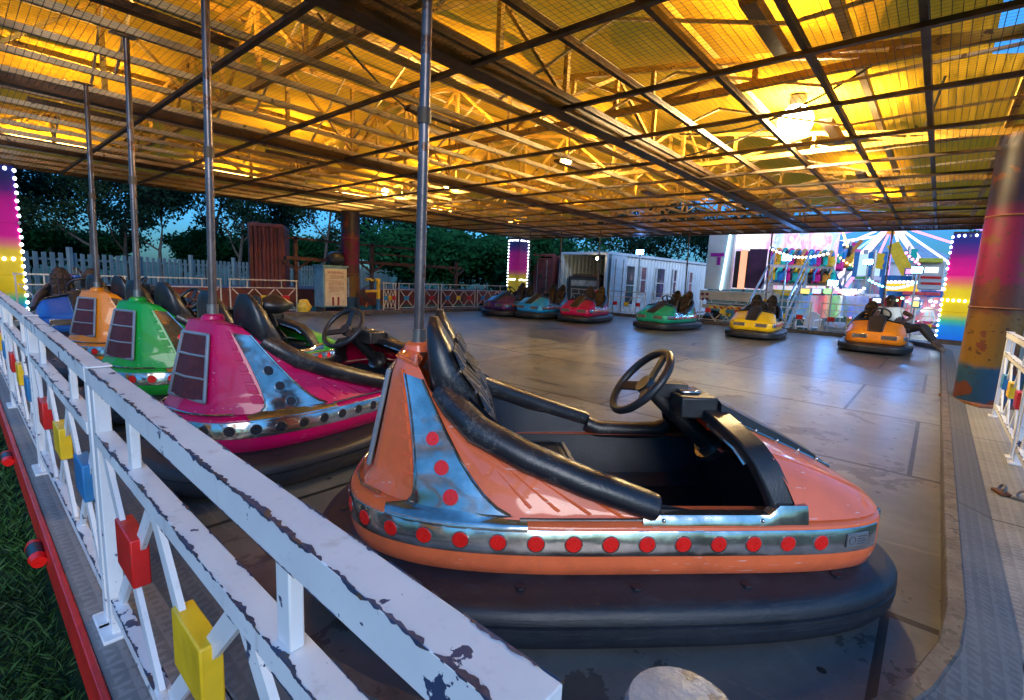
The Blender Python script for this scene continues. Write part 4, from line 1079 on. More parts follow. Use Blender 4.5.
# red corrugated container standing on end / cabinet
def corr(mb, p, q, z0, z1, pitch, amp, mi=0):
    p = Vector(p); q = Vector(q); d = q - p; L = d.length; d.normalize(); nrm = Vector((d.y, -d.x)); n = max(2, int(L / pitch)); top = []; bot = []
    for i in range(n):
        for f, a in ((0, 0), (.34, 0), (.5, 1), (.84, 1)):
            s_ = min(L, (i + f) * L / n); pt = p + d*s_ + nrm*(amp*a)
            bot.append((pt.x, pt.y, z0)); top.append((pt.x, pt.y, z1))
    bot.append((q.x, q.y, z0)); top.append((q.x, q.y, z1))
    return mb.loft([bot, top], False, mi)
REDC = M('oxide_red_container', (.20, .035, .025), .55, .1, .3, 2., .1, 30., (.07, .03, .02), .66, 5., dirt=.4)
p0, p1, p2 = on_y(250, 280, 14.6), on_y(283, 280, 14.2), None
def flat(v): return (v.x, v.y)
A_, B_ = Vector((p0.x, 14.5)), Vector((on_y(283, 280, 14.2).x, 14.2)); Cc = B_ + Vector((.9, 1.6))
ct = empty('shipping_container', (0, 0, 0), 0, 'tall oxide red corrugated container end behind the back fence, left of the cabinet', 'container', None)
mb = MB(); corr(mb, A_, B_, GZ + .1, 2.30, .19, .05); mb.build('front_wall', REDC, ct, smooth=0)
mb = MB(); corr(mb, B_ + Vector((.03, .03)), Cc, GZ + .1, 2.30, .25, .04); mb.build('side_wall', REDC, ct, smooth=0)
fr = MB(); d_ = (B_ - A_).normalized()
for p in (A_, B_): fr.box(p.x - .05, p.y - .06, GZ, p.x + .05, p.y + .04, 2.37)
fr.bar((A_.x, A_.y - .01, 2.335), (B_.x, B_.y - .01, 2.335), .11, .10); fr.bar((B_.x, B_.y, 2.335), (Cc.x, Cc.y, 2.335), .10, .10)
fr.bar((A_.x, A_.y, GZ + .06), (B_.x, B_.y, GZ + .06), .11, .12)
fr.build('frame', REDC, ct, bevel=.01)
rfc = MB(); rfc.add([(A_.x, A_.y, 2.33), (B_.x, B_.y, 2.33), (Cc.x, Cc.y, 2.33), (A_.x + .9, A_.y + 1.6, 2.33)], [(0, 1, 2, 3)]); rfc.build('roof', REDC, ct, smooth=0)
# low rusty trailer side with rusty rack behind the fence
tr = empty('trailer', (0, 0, 0), 0, 'low rust red flat trailer parked behind the back fence', 'trailer')
mb = MB(); mb.box(2.2, 13.6, .12, 15.2, 15.6, .62); mb.build('deck', M('rust_red_trailer', (.16, .035, .025), .65, .1, .4, 2., .2, 20., (.05, .02, .015), .6, 5.), tr, bevel=.01)
for k in range(6):
    x = 3.2 + 2.2*k; MB().tube([(x, 13.62, GZ + .30), (x, 13.9, GZ + .30)], .30, 20).build('wheel', RUBBER, tr, bevel=.03)
for x in (2.5, 8, 14.6): MB().box(x - .1, 13.7, GZ, x + .1, 13.9, .119).build('leg', RUST, tr)
rk = empty('steel_rack', (0, 0, 0), 0, 'rusty steel frame rack standing behind the back fence, right of the red container', 'rack')
for x in (6.6, 9.1, 10.9, 12.8): 
    MB().box(x - .05, 14.0, .625, x + .05, 14.1, 2.1 if x < 12 else 1.7).build('upright', RUST, rk)
    for s in (-1, 1): MB().bar((x, 14.03, 1.15), (x + s*.4, 14.03, 1.42), .05, .05).build('brace', RUST, rk)
MB().box(6.3, 13.97, 1.42, 13.0, 14.13, 1.52).build('shelf_beam', RUST, rk)
MB().box(6.3, 14.0, 2.0, 10.95, 14.06, 2.06).build('top_rail', RUST, rk); MB().box(9.1, 14.0, 1.74, 10.95, 14.05, 1.78).build('mid_rail', RUST, rk)
# picket fence
PICK = M('blue_grey_picket_paint', (.13, .165, .17), .6, 0, .25, 1.5, .2, 20., dirt=.25)
pa, pb = gd(20, 16.6), gd(225, 25.2); pdir = (pb - pa).normalized()
for k in range(11):
    L = 2.6; a_ = pa + pdir*(k*L) - pdir*1.0
    t = empty('picket_fence', a_, math.atan2(pdir.y, pdir.x), 'pale blue wooden picket fence panel at the back, ' + ('leftmost, beside the lit column' if k == 0 else '%s from the left' % ['', 'second', 'third', 'fourth', 'fifth', 'sixth', 'seventh', 'eighth', 'ninth', 'tenth', 'eleventh'][k]), 'picket fence', 'picket fence panels at the back')
    MB().box(-.07, -.07, 0, .07, .07, 1.88).build('post', PICK, t, bevel=.01)
    MB().box(.072, .03, .35, L - .072, .07, .44).box(.072, .03, 1.38, L - .072, .07, 1.47).build('rail', PICK, t)
    pk = MB(); n_ = 9
    for i in range(n_):
        x = .11 + i*(L - .2)/n_; h_ = 1.66 + .03*rc.random()
        pk.prism([(x, .05), (x + .14, .05), (x + .14, h_ - .012*(i % 3)), (x, h_ - .010*((i + 1) % 2))], 'y', .0, .0285)
    pk.build('pickets', PICK, t, smooth=0)
# red-brown closed container + white open container
c2 = empty('shipping_container', (17.6, 13.0, 0), R(-3), 'closed rust red shipping container end beside the white container', 'container')
RB = M('faded_red_container', (.22, .045, .035), .6, .1, .3, 1.5, .1, 30., (.10, .05, .04), .64, 4., dirt=.3)
Z0, Z1 = GZ + .05, 2.25
for y in (.06, 1.24):
    d = MB(); d.box(-.03, y, Z0 + .14, .03, y + 1.10, Z1 - .12)
    for i in range(5): d.box(-.055, y + .1, Z0 + .3 + i*.42, -.0305, y + 1.0, Z0 + .55 + i*.42)
    o = d.build('door', RB, c2, bevel=.008)
    for yy_ in (.25, .8): MB().tube([(-.075, y + yy_, Z0 + .2), (-.075, y + yy_, Z1 - .2)], .018, 8).build('lock_bar', STEEL, o)
f = MB()
for a, b in (((0, 0, Z0), (0, 0, Z1)), ((0, 2.4, Z0), (0, 2.4, Z1)), ((0, -.05, Z1), (0, 2.45, Z1)), ((0, -.05, Z0), (0, 2.45, Z0))): f.bar(a, b, .12, .12)
f.build('frame', RB, c2, bevel=.01)
mb = MB(); corr(mb, (6.2, .04), (.05, .04), Z0 + .1, Z1, .28, -.04); corr(mb, (.05, 2.38), (6.2, 2.38), Z0 + .1, Z1, .28, -.04); mb.add([(0, 0, Z1 + .03), (6.2, 0, Z1 + .03), (6.2, 2.4, Z1 + .03), (0, 2.4, Z1 + .03)], [(0, 1, 2, 3)]); mb.build('shell', RB, c2, smooth=0)
WHC = M('white_container_paint', (.56, .66, .72), .45, .1, .12, 1.2, .05, 30., (.25, .16, .1), .70, 5., dirt=.12)
c3 = empty('shipping_container', (17.45, on_x(605, 290, 17.45).y, 0), R(-5), 'long white corrugated container with windows in its side and its end door open', 'container')
Z1 = 2.34; LC = 9.4
mb = MB(); corr(mb, (.06, .03), (LC, .03), Z0 + .1, Z1 - .02, .27, -.045); mb.build('side_wall', WHC, c3, smooth=0)
mb = MB(); corr(mb, (LC, 2.37), (.06, 2.37), Z0 + .1, Z1 - .02, .27, -.045); mb.build('side_wall', WHC, c3, smooth=0)
MB().box(0.05, .04, Z1 - .02, LC, 2.36, Z1 + .02).build('roof', WHC, c3); MB().box(0.05, .05, Z0, LC, 2.35, Z0 + .12).build('floor', RUST, c3)
MB().box(LC - .05, .03, Z0, LC, 2.37, Z1).build('end_wall', WHC, c3)
f = MB()
for a, b in (((0, 0, Z0), (0, 0, Z1 + .02)), ((0, 2.4, Z0), (0, 2.4, Z1 + .02)), ((0, -.05, Z1), (0, 2.45, Z1)), ((0, -.05, Z0), (0, 2.45, Z0)), ((0.06, 0, Z1 + .015), (LC, 0, Z1 + .015)), ((0.06, 0, Z0), (LC, 0, Z0))): f.bar(a, b, .11, .11)
f.build('frame', WHC, c3, bevel=.01)
d = MB(); d.box(.10, -.16, Z0 + .1, 1.16, -.12, Z1 - .06)
for z in (.35, 1.1, 1.75): d.box(.2, -.182, z, 1.05, -.1605, z + .35)
o = d.build('door', WHC, c3, bevel=.008)
for x in (.35, .9): MB().tube([(x, -.195, Z0 + .2), (x, -.195, Z1 - .2)], .018, 8).build('lock_bar', STEEL, o)
def window(parent, x0, x1, z0, z1, mf, mg):
    fr_ = MB(); y = -.055
    fr_.box(x0, y, z0, x0 + .05, y + .06, z1).box(x1 - .05, y, z0, x1, y + .06, z1).box(x0 + .05, y + .001, z0, x1 - .05, y + .06, z0 + .05).box(x0 + .05, y + .001, z1 - .05, x1 - .05, y + .06, z1).box(x0 + .05, y + .001, (z0+z1)/2 - .02, x1 - .05, y + .055, (z0+z1)/2 + .02)
    w_ = fr_.build('window', mf, parent); MB().box(x0 + .045, y + .02, z0 + .045, x1 - .045, y + .035, z1 - .045).build('pane', mg, w_, smooth=0)
GLASS = M('dark_window_glass', (.03, .045, .06), .08, 0, .2, 2.)
GLASSR = M('dim_reddish_window', (.16, .07, .09), .15, 0, .3, 2.)
WFR = M('white_window_frame', (.6, .64, .66), .4)
for x0, x1, z0, z1, gm in ((1.35, 2.05, .25, 1.95, GLASS), (2.5, 3.0, .75, 1.95, GLASSR), (3.85, 4.6, .55, 1.95, GLASS), (5.4, 5.75, .75, 1.95, GLASS), (7.0, 7.4, .75, 1.9, GLASSR)):
    window(c3, x0, x1, z0, z1, WFR, gm)
t = empty('wall_lamp', (17.32, 10.62, 2.12), 0, 'small lit lamp at the doorway of the white container', 'lamp')
MB().ball((0, 0, 0), .055, 14, 8).build('globe', EM('container_lamp', (1., .66, .30), 120.), t); MB().box(-.03, -.05, .05, .12, .05, .09).build('bracket', DARKST, t)
t = empty('machine', (18.5, 11.7, Z0 + .125), R(8), 'dark boxy machine standing inside the open white container', 'machine')
MB().box(-.5, -.75, 0, .5, .75, 1.5).build('cabinet', BLACK_PL, t, bevel=.03); MB().box(-.515, -.6, 1.1, -.5005, .6, 1.35).build('panel', STEEL, t); MB().box(-.42, -.6, 1.5005, .42, .6, 1.62).build('lid', DARKST, t, bevel=.02)

# ------------------------------------------------------------------ lit corner columns
GRAD = mat_bands('lit_gradient_panel', [(0, (.0, .12, .62)), (.12, (.0, .20, .62)), (.18, (.05, .42, .22)), (.24, (.72, .50, .0)), (.46, (.85, .60, .01)), (.53, (.75, .18, .10)), (.60, (.75, .0, .22)), (.74, (.55, .0, .22)), (.80, (.16, .01, .20)), (.9, (.02, .02, .20)), (1, (.012, .02, .20))], 2.62, .12, False, emis=.75)
BULB = EM('led_bulb', (.72, .86, 1.0), 14.)
DEADB = M('unlit_bulb', (.35, .36, .38), .2)
def lit_column(loc, rz, s, label, h=2.70):
    t = empty('lit_column', loc, rz, label, 'lit column', 'corner columns with gradient panels and bulbs')
    for k in range(4):
        a = k*PI/2; m_ = Matrix.Rotation(a, 4, 'Z')
        MB().box(-s/2 + .02, -s/2, .12, s/2 - .02, -s/2 + .02, h - .02, 0, m_).build('panel', GRAD, t)
    bl0 = None
    MB().box(-s/2 + .03, -s/2 + .03, 0, s/2 - .03, s/2 - .03, .1195).build('base', DARKST, t)
    MB().box(-s/2, -s/2, h - .0195, s/2, s/2, h + .02).build('cap', DARKST, t)
    def bulb(x, y, z):
        nonlocal bl0
        if bl0 is None: bl0 = MB().ball((0, 0, 0), .024, 8, 6, 0, (1, 1, 1.3)).build('bulb', BULB, t); b = bl0
        else: b = bl0.copy(); COL.objects.link(b)
        b.location = (x + rc.uniform(-.004, .004), y, z + rc.uniform(-.008, .008))
        if b is not bl0 and rc.random() < .09: b.material_slots[0].link = 'OBJECT'; b.material_slots[0].material = DEADB
    e = s/2 + .004
    for sx, sy in ((1, -1), (-1, 1)):
        for i in range(20): bulb(sx*e, sy*e, .2 + i*(h - .3)/19)
    for i in range(1, 6):
        for z in (1.08, h - .08): bulb(-e + 2*e*i/6, -e, z); bulb(-e, -e + 2*e*i/6, z)
    return t
lit_column((16.36, -.36, PZ), R(0), .62, 'lit gradient corner column edged with white bulbs on the right, behind the rusty column')
GRAD = mat_bands('lit_gradient_panel_short', [(0, (.0, .12, .5)), (.06, (.02, .25, .4)), (.10, (.05, .42, .22)), (.15, (.62, .42, .0)), (.42, (.62, .40, .02)), (.47, (.60, .12, .14)), (.52, (.55, .0, .20)), (.76, (.42, .0, .20)), (.82, (.10, .01, .18)), (.9, (.015, .02, .16)), (1, (.012, .02, .16))], 2.62, .12, False, emis=.40)
lit_column((.55, 12.72, PZ), R(0), .70, 'lit gradient corner column edged with white bulbs at the far left')
lit_column((15.22, 13.02, PZ), R(0), .56, 'lit gradient corner column edged with white bulbs at the far corner behind the purple car')

# ------------------------------------------------------------------ trees
def leafmat(name, c):
    m, nt, out = nodes(name); g = G(nt); v = g.coord()
    n = g.noise(v, 1.3, 4, .6); n2 = g.noise(v, 11., 2)
    col = g.ramp(n, [(.3, cl(c, .45)), (.6, c), (.8, cl(c, 1.5))]); col = g.mix(g.math('MULTIPLY', n2, .4), col, cl(c, .4))
    d = g.n('ShaderNodeBsdfDiffuse', {'Color': col}); tr = g.n('ShaderNodeBsdfTranslucent', {'Color': col})
    mx = g.n('ShaderNodeMixShader', {'Fac': .25, 1: d.outputs[0], 2: tr.outputs[0]}); nt.links.new(mx.outputs[0], out.inputs['Surface']); return m
LEAF = [leafmat('dark_leaves', (.018, .055, .035)), leafmat('olive_leaves', (.03, .06, .03)), leafmat('bush_leaves', (.018, .11, .04))]
BARK = M('bark', (.05, .04, .032), .9, 0, .4, 6., .8, 20.)
def make_tree(name, h, crown, seed, leaf, nleaf, trunk_f=.35, lsize=.13, dens=1.):
    rn = random.Random(seed); t = empty(name)
    tk = MB(); tips = []
    def limb(p, d, L, r, lev):
        pts = [p]; q = p.copy(); dd = d.copy(); n = 5
        for i in range(n):
            dd = (dd + Vector((rn.uniform(-.22, .22), rn.uniform(-.22, .22), rn.uniform(-.05, .16)))).normalized(); q = q + dd*(L/n); pts.append(q.copy())
        tk.tube(pts, [r*(1 - .75*i/n) for i in range(n+1)], 7 if lev < 2 else 5)
        if lev >= 1: tips.extend([(pts[k], .55 + .3*k/n) for k in range(2, n+1)])
        if lev < 3:
            for k in range(5 if lev == 0 else 4):
                i = rn.randint(2, n); a = rn.uniform(0, 2*PI); up = rn.uniform(.1, .8)
                nd = Vector((math.cos(a), math.sin(a), up)).normalized()
                nd = (nd + dd*.4).normalized()
                limb(pts[i], nd, L*rn.uniform(.45, .72) if lev else crown*rn.uniform(.55, .9), r*(1 - .75*i/n)*.6 + .006, lev + 1)
    limb(Vector((0, 0, -.05)), Vector((rn.uniform(-.1, .1), rn.uniform(-.1, .1), 1)).normalized(), h*trunk_f*1.7, .03*h*.55 + .04, 0)
    tk.build('trunk', BARK, t, smooth=60)
    lf = MB(); sel = [p for p in tips if rn.random() < dens]
    per = max(3, nleaf // max(1, len(sel)))
    for p, w_ in sel:
        R_ = crown*.20*rn.uniform(.6, 1.3)
        for i in range(per):
            o = Vector((rn.gauss(0, .5), rn.gauss(0, .5), rn.gauss(0, .4))) * R_; c_ = p + o
            a = Vector((rn.gauss(0, 1), rn.gauss(0, 1), rn.gauss(0, .7))).normalized(); b = a.orthogonal().normalized(); b.rotate(Matrix.Rotation(rn.uniform(0, 6), 3, a))
            s_ = lsize*rn.uniform(.6, 1.4); e = a.cross(b)
            lf.add([c_ - b*s_, c_ + e*s_*.5, c_ + b*s_, c_ - e*s_*.5], [(0, 1, 2, 3)])
    lf.build('crown', leaf, t, smooth=0, recalc=False)
    return t
tp = [make_tree('tree', 7.5, 3.4, 21, LEAF[0], 5000, .38, .12, .5), make_tree('tree', 8.5, 3.0, 22, LEAF[1], 3600, .42, .11, .42), make_tree('tree', 7., 3.8, 23, LEAF[0], 6000, .33, .13, .6)]
spots = [(-60, 24, 0, 1.1), (15, 27, 1, 1.0), (62, 30, 2, 1.0), (92, 26, 1, .95), (128, 33, 0, 1.05), (165, 29, 2, .95), (205, 36, 1, 1.1), (238, 31, 0, 1.0), (278, 38, 2, 1.15), (318, 33, 1, .95), (352, 40, 0, 1.15), (395, 36, 2, 1.0), (420, 44, 1, 1.2),
         (548, 40, 0, 1.0), (590, 36, 2, .95), (632, 40, 1, 1.0), (668, 36, 0, 1.0), (700, 42, 2, 1.05), (745, 50, 0, 1.1), (985, 60, 1, 1.0), (1080, 45, 2, 1.1)]
used = set()
names_u = 'tree behind the picket fence at the far left|slim tree left of the amber car pole|dense tree behind the leftmost poles|open tree between the first two poles|dark tree right of the second pole|spreading tree left of the magenta car pole|tall open tree right of the magenta car pole|dark tree left of the red container|tree rising above the red container|open tree right of the red container|dark tree behind the back column|wide tree right of the back column|tall tree behind the bush'.split('|')
for i, (u, D, k, s_) in enumerate(spots):
    t = tp[k] if k not in used else dup(tp[k]); used.add(k)
    t.location = gd(u, D); t.scale = (s_, s_, s_); t.rotation_euler = (0, 0, i*1.7)
    tag(t, ('dark ' + names_u[i] if not names_u[i].startswith('dark') else names_u[i]) if i < len(names_u) else ['dark tree above the rust red container end', 'dark tree above the white container door', 'dark open tree above the white container windows', 'dark tree above the far part of the white container', 'dark tree left of the white truck panel', 'dark tree far behind the fairground ride', 'distant dark tree right of the ferris wheel', 'distant dark tree behind the right railing'][i - 13], 'tree', 'trees around the fairground')
bp = make_tree('bush', 3.2, 2.4, 31, LEAF[2], 15000, .16, .10, 1.)
bsp = [(455, 27, 1.25), (486, 24.5, 1.2), (425, 30, 1.2), (505, 28, 1.3), (395, 33, 1.25), (30, 32, 1.1), (110, 36, 1.2), (180, 38, 1.3), (250, 40, 1.3), (330, 40, 1.4), (-10, 30, 1.2), (540, 34, 1.4)]
bl = ['large dark green bush left of the lit far corner column', 'leafy green bush directly behind the lit far corner column', 'green bush behind the rusty rack end', 'green bush right of the lit far corner column', 'dark bush behind the rusty rack', 'dark bush behind the picket fence by the lit left column', 'dark bush behind the picket fence between the first poles', 'dark bush behind the picket fence near the magenta pole', 'dark bush left of the tall red container', 'dark bush right of the tall red container', 'dark bush at the far left behind the lit column', 'dark bush above the rust red container']
for i, (u, D, s_) in enumerate(bsp):
    t = bp if i == 0 else dup(bp); t.location = gd(u, D); t.scale = (s_*1.25, s_*1.25, s_); t.rotation_euler = (0, 0, i*2.1)
    tag(t, bl[i], 'bush', 'bushes behind the ride')

# ------------------------------------------------------------------ fairground on the far right
def E2(name, col, s): return EM(name, col, s)
WHT = M('white_trailer_paint', (.44, .45, .46), .35, 0, .1, 2., dirt=.15)
CRM = M('cream_trailer_paint', (.62, .50, .34), .45, 0, .15, 2., dirt=.25)
PURP = M('purple_spray_paint', (.30, .01, .25), .4)
def mural(name, cols, emis, scale=1.2):
    m, nt, out = nodes(name); g = G(nt); v = g.coord()
    mp = g.n('ShaderNodeMapping', {'Vector': v, 'Scale': (1, 1.6, .5)}).outputs[0]
    n = g.noise(mp, scale, 3, .55, .8)
    st = [(.28 + .44*i/(len(cols)-1), c) for i, c in enumerate(cols)]
    c = g.ramp(n, st); n2 = g.noise(v, 6., 5, .6)
    vo = g.n('ShaderNodeTexVoronoi', {'Vector': mp, 'Scale': scale*3.}); c = g.mix(.35, c, vo.outputs['Color'], 'OVERLAY')
    c = g.mix(g.math('MULTIPLY', n2, .4), c, (.8, .75, .85))
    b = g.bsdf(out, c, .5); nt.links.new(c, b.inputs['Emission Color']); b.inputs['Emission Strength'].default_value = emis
    return m
TX = 18.0
def rx(mb, u0, v0, u1, v1, X, th=.06, mi=0):
    a = on_x(u0, v0, X); b = on_x(u1, v1, X)
    return mb.box(X, min(a.y, b.y), min(a.z, b.z), X + th, max(a.y, b.y), max(a.z, b.z), mi)
trk = empty('ride_trailer', (0, 0, 0), 0, 'white show trailer with purple paint marks, chevron board and lit doorway beside the white container', 'trailer')
rx(MB(), 700, 290, 763, 303, TX, 2.2).build('tailboard', CRM, trk, bevel=.01)
rx(MB(), 702, 304, 763, 312, TX + .02, 2.1).build('bumper_board', CRM, trk, bevel=.01)
rx(MB(), 709, 301, 748, 303.2, TX - .025, .02).build('yellow_stripe', YEL_P, trk)
yb = rx(MB(), 709, 305, 740, 310.5, TX - .015, .03).build('chevron_board', YEL_P, trk)
a = on_x(709, 305, TX); b = on_x(740, 310.5, TX); wy = a.y - b.y
for k in range(5):
    y = a.y - .10 - k*wy/5; MB().loft([[(TX - .022, y, a.z - .01), (TX - .022, y - .10, a.z - .01), (TX - .022, y - .22, b.z + .01), (TX - .022, y - .12, b.z + .01)], [(TX - .0155, y, a.z - .01), (TX - .0155, y - .10, a.z - .01), (TX - .0155, y - .22, b.z + .01), (TX - .0155, y - .12, b.z + .01)]], True, 0, True, True).build('chevron', RED_P, yb, smooth=0)
for u in (702.5, 707): 
    for v in (294, 299): 
        p = on_x(u, v, TX - .03); MB().disc(p, (1, 0, 0), .055, .03, 16).build('tail_lamp', M('dull_red_lamp', (.25, .03, .04), .3), trk)
a = on_x(709, 239, TX + .3); b = on_x(729, 290, TX + .3); 
MB().box(TX + .3, b.y, b.z, TX + .5, a.y, 3.1).build('side_wing', WHT, trk, bevel=.01)
rx(MB(), 711, 253, 724, 256.5, TX + .285, .012).build('paint_mark', PURP, trk); rx(MB(), 717.5, 257, 720, 265, TX + .285, .012).build('paint_mark', PURP, trk)
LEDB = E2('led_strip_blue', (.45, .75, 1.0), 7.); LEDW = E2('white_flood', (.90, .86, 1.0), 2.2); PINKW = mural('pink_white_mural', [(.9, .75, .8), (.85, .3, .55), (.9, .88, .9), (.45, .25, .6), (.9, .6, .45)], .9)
a = on_x(730, 238, TX + .25); b = on_x(722, 290, TX + .25)
MB().tube([(TX + .25, a.y, 3.1), (TX + .25, b.y + .05, b.z)], .035, 8).build('led_strip', LEDB, trk)
rx(MB(), 731, 232, 764, 290, TX + .9, .05).build('entrance_wall', PINKW, trk)
rx(MB(), 730.5, 232, 764, 248, TX + .82, .05).build('lit_header', LEDW, trk)
for u0, u1 in ((736, 741), (744, 749)): rx(MB(), u0, 251, u1, 288, TX + .86, .03).build('door', BLACK_PL, trk)
rx(MB(), 750, 249, 763, 289, TX + .80, .06).build('dark_drape', M('dark_plum_drape', (.05, .015, .05), .8, 0, .4, 3.), trk)
rx(MB(), 741.2, 250, 743.6, 289, TX + .84, .03).build('door_post', E2('orange_neon', (1., .4, .25), 1.6), trk)
for u in (712, 752): 
    p = on_x(u, 320, TX + .5); MB().tube([(TX + .35, p.y, GZ + .32), (TX + .65, p.y, GZ + .32)], .32, 20).build('wheel', RUBBER, trk, bevel=.03)
for (u0, v0, u1, v1) in ((709, 313, 716, 322), (722, 322, 729, 313), (716, 322, 722, 322)):
    a, b = on_x(u0, v0, TX), on_x(u1, v1, TX); MB().bar(a, b, .04, .04).build('brace', GALV, trk)
rx(MB(), 705, 312.5, 712, 316, TX - .02, .05).build('blue_block', BLU_P, trk); rx(MB(), 722, 312.5, 730, 316.5, TX - .02, .05).build('yellow_block', YEL_P, trk)
# steel stairs
stp = empty('steel_stairs', (0, 0, 0), 0, 'grey steel staircase with handrails leading up to the ride behind the yellow car', 'stairs')
b0, t0 = on_x(778, 326, 17.3), on_x(776, 281, 19.6)
for k in range(7):
    q = (k + .5)/7; x = 17.3 + 2.2*q; z = GZ + .1 + (t0.z - GZ - .1)*q
    ya, yb_ = on_x(760, 300, x).y, on_x(794, 300, x).y
    MB().box(x - .14, yb_, z - .03, x + .14, ya, z).build('tread', GALV, stp, bevel=.004)
for u in (759, 795):
    y = on_x(u, 300, 18.2).y
    MB().bar((17.2, y, GZ), (19.6, y, t0.z + .05), .06, .2).build('stringer', GALV, stp); 
    MB().tube([(17.2, y, GZ), (17.2, y, .85), (19.5, y, t0.z + .95), (19.5, y, t0.z)], .035, 8).build('handrail', GALV, stp)
    MB().tube([(17.2, y, .4), (19.5, y, t0.z + .5)], .025, 8).build('mid_rail', GALV, stp)
# swinging bench ride with rows of coloured seats
ride = empty('bench_ride', (0, 0, 0), 0, 'fairground ride with two rows of bright coloured seats in front of pastel murals', 'ride')
RX = 20.5
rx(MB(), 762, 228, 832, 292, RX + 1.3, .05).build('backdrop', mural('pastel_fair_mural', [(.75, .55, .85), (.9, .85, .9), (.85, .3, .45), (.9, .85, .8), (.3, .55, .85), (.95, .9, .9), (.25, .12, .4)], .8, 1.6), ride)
rx(MB(), 761, 249, 768, 282, RX + .05, .25).build('end_panel', M('violet_end_panel', (.42, .02, .55), .4, 0, .3, 2.), ride, bevel=.02)
SC = {k: M(k + '_seat_shell', c, .3, 0, .1, 5.) for k, c in {'yellow': (.80, .50, .02), 'teal': (.02, .50, .42), 'pink': (.75, .02, .28), 'blue': (.02, .22, .60), 'orange': (.75, .28, .03), 'black': (.02, .02, .025)}.items()}
sq = ['blue', 'yellow', 'teal', 'pink', 'orange', 'yellow', 'blue', 'pink', 'teal', 'yellow', 'black', 'pink', 'orange', 'teal', 'yellow', 'blue']
for row, (v0, v1, pitch, n_) in enumerate(((248, 267, 6.6, 10), (266, 283, 7.4, 9))):
    for k in range(n_):
        u = 768 + k*pitch; X = RX + .30 - row*.40 - k*.004
        p = on_x(u, v1 + k*.2, X); q = on_x(u, v0 + k*.35, X); w_ = (on_x(u, v1, X).y - on_x(u + pitch, v1, X).y)*.86
        H = q.z - p.z; sk_ = .32*w_
        prof = [(-.42, .04*H), (-.46, .16*H), (-.16, .22*H), (-.02, .42*H), (.06, .72*H), (.12, H), (.22, H), (.18, .66*H), (.10, .03*H)]
        s_ = MB(); s_.loft([[(X + a_, p.y - w_*t_ - sk_*math.sin(b_/H*5.), p.z + b_ + .05*math.sin(PI*t_)) for a_, b_ in prof] for t_ in (0, .25, .5, .75, 1.)], True, 0, True, True)
        st2 = s_.build('seat', SC[sq[(k + row*5) % 16]], ride, bevel=.015, smooth=40)
        hd_ = MB(); hd_.loft([[(X + .02 + a_, p.y - w_*(.5 + b_), q.z - .30*H + c_) for a_, b_ in ((-.10, -.38), (-.10, .38), (.08, .38), (.08, -.38))] for c_ in (0, .26*H)], True, 0, True, True)
        hd_.build('headrest', SC[sq[(k*3 + 4 + row) % 16]], st2, bevel=.03)
        MB().tube([(X - .44, p.y - w_*.5, p.z + .2*H), (X - .52, p.y - w_*.5, p.z + H*.62), (X - .10, p.y - w_*.5, p.z + H*.92)], .035, 6).build('lap_bar', SC[['black', 'orange', 'teal', 'blue'][(k + row) % 4]], st2)
for v in (266, 283):
    a, b = on_x(765, v, RX - .1), on_x(834, v + 1.5, RX - .1); MB().bar(a, b, .10, .12).build('beam', GALV, ride)
for u in (772, 800, 828):
    a = on_x(u, 284, RX + .2); MB().bar((a.x, a.y, GZ), a, .10, .10).build('support', GALV, ride)
# podium front with light boxes
pod = empty('ride_podium', (0, 0, 0), 0, 'ride platform front with coloured light boxes above striped panels', 'platform front')
PX = 18.9
rx(MB(), 796, 287.5, 864, 294.8, PX, .2).build('light_board', M('pale_board', (.35, .42, .55), .4), pod, bevel=.01)
for k, (u0, c) in enumerate(zip((801, 812.5, 824, 834, 842, 850), ((1., .75, .2), (.6, .7, 1.), (.4, 1., .35), (1., .35, .55), (.85, 1., .9), (.95, .95, 1.)))):
    rx(MB(), u0, 288.6, u0 + (8 if k < 4 else 6.5), 293.8, PX - .03, .028).build('light_box', E2('light_box_%d' % k, c, 1.7), pod)
for k, (u0, u1, c) in enumerate(((796, 808, (.02, .30, .62)), (808.3, 816, (.62, .58, .70)), (816.3, 824.5, (.65, .05, .12)), (824.8, 829, (.70, .45, .35)), (829.3, 837, (.15, .50, .12)), (837.3, 843, (.55, .62, .58)), (843.3, 866, (.03, .14, .45)))):
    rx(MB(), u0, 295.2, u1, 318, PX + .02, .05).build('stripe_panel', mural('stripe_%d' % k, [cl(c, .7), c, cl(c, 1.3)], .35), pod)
# white plastic chair
ch = empty('plastic_chair', (17.0, on_x(808, 320, 17.0).y, GZ), R(160), 'white plastic garden chair on the grass behind the far kerb', 'chair')
WP = M('white_plastic', (.78, .80, .84), .35, 0, .05, 3.)
MB().box(-.23, -.24, .40, .23, .24, .44).build('seat', WP, ch, bevel=.02)
bk = MB(); prof = []
for i in range(13):
    a_ = PI*i/12; prof.append((.25*math.cos(a_), .44 + .18 + .26*math.sin(a_)))
inr = [(x*.72, .62 + (z - .62)*.70) for x, z in prof]
poly = [(.25, .44)] + prof + [(-.25, .44)]; 
bk.loft([[(-.22 - .06*(z - .44), x, z) for x, z in poly], [(-.25 - .06*(z - .44), x, z) for x, z in poly]], True, 0, True, True); bk.build('backrest', WP, ch, bevel=.01)
for x in (-.20, .20):
    for y in (-.21, .21): MB().bar((x, y, .40), (x*1.2, y*1.2, 0), .05, .05).build('leg', WP, ch, bevel=.01)
for y in (-.26, .26): MB().tube([(-.24, y, .66), (.16, y, .64), (.2, y, .42)], .025, 8).build('armrest', WP, ch)
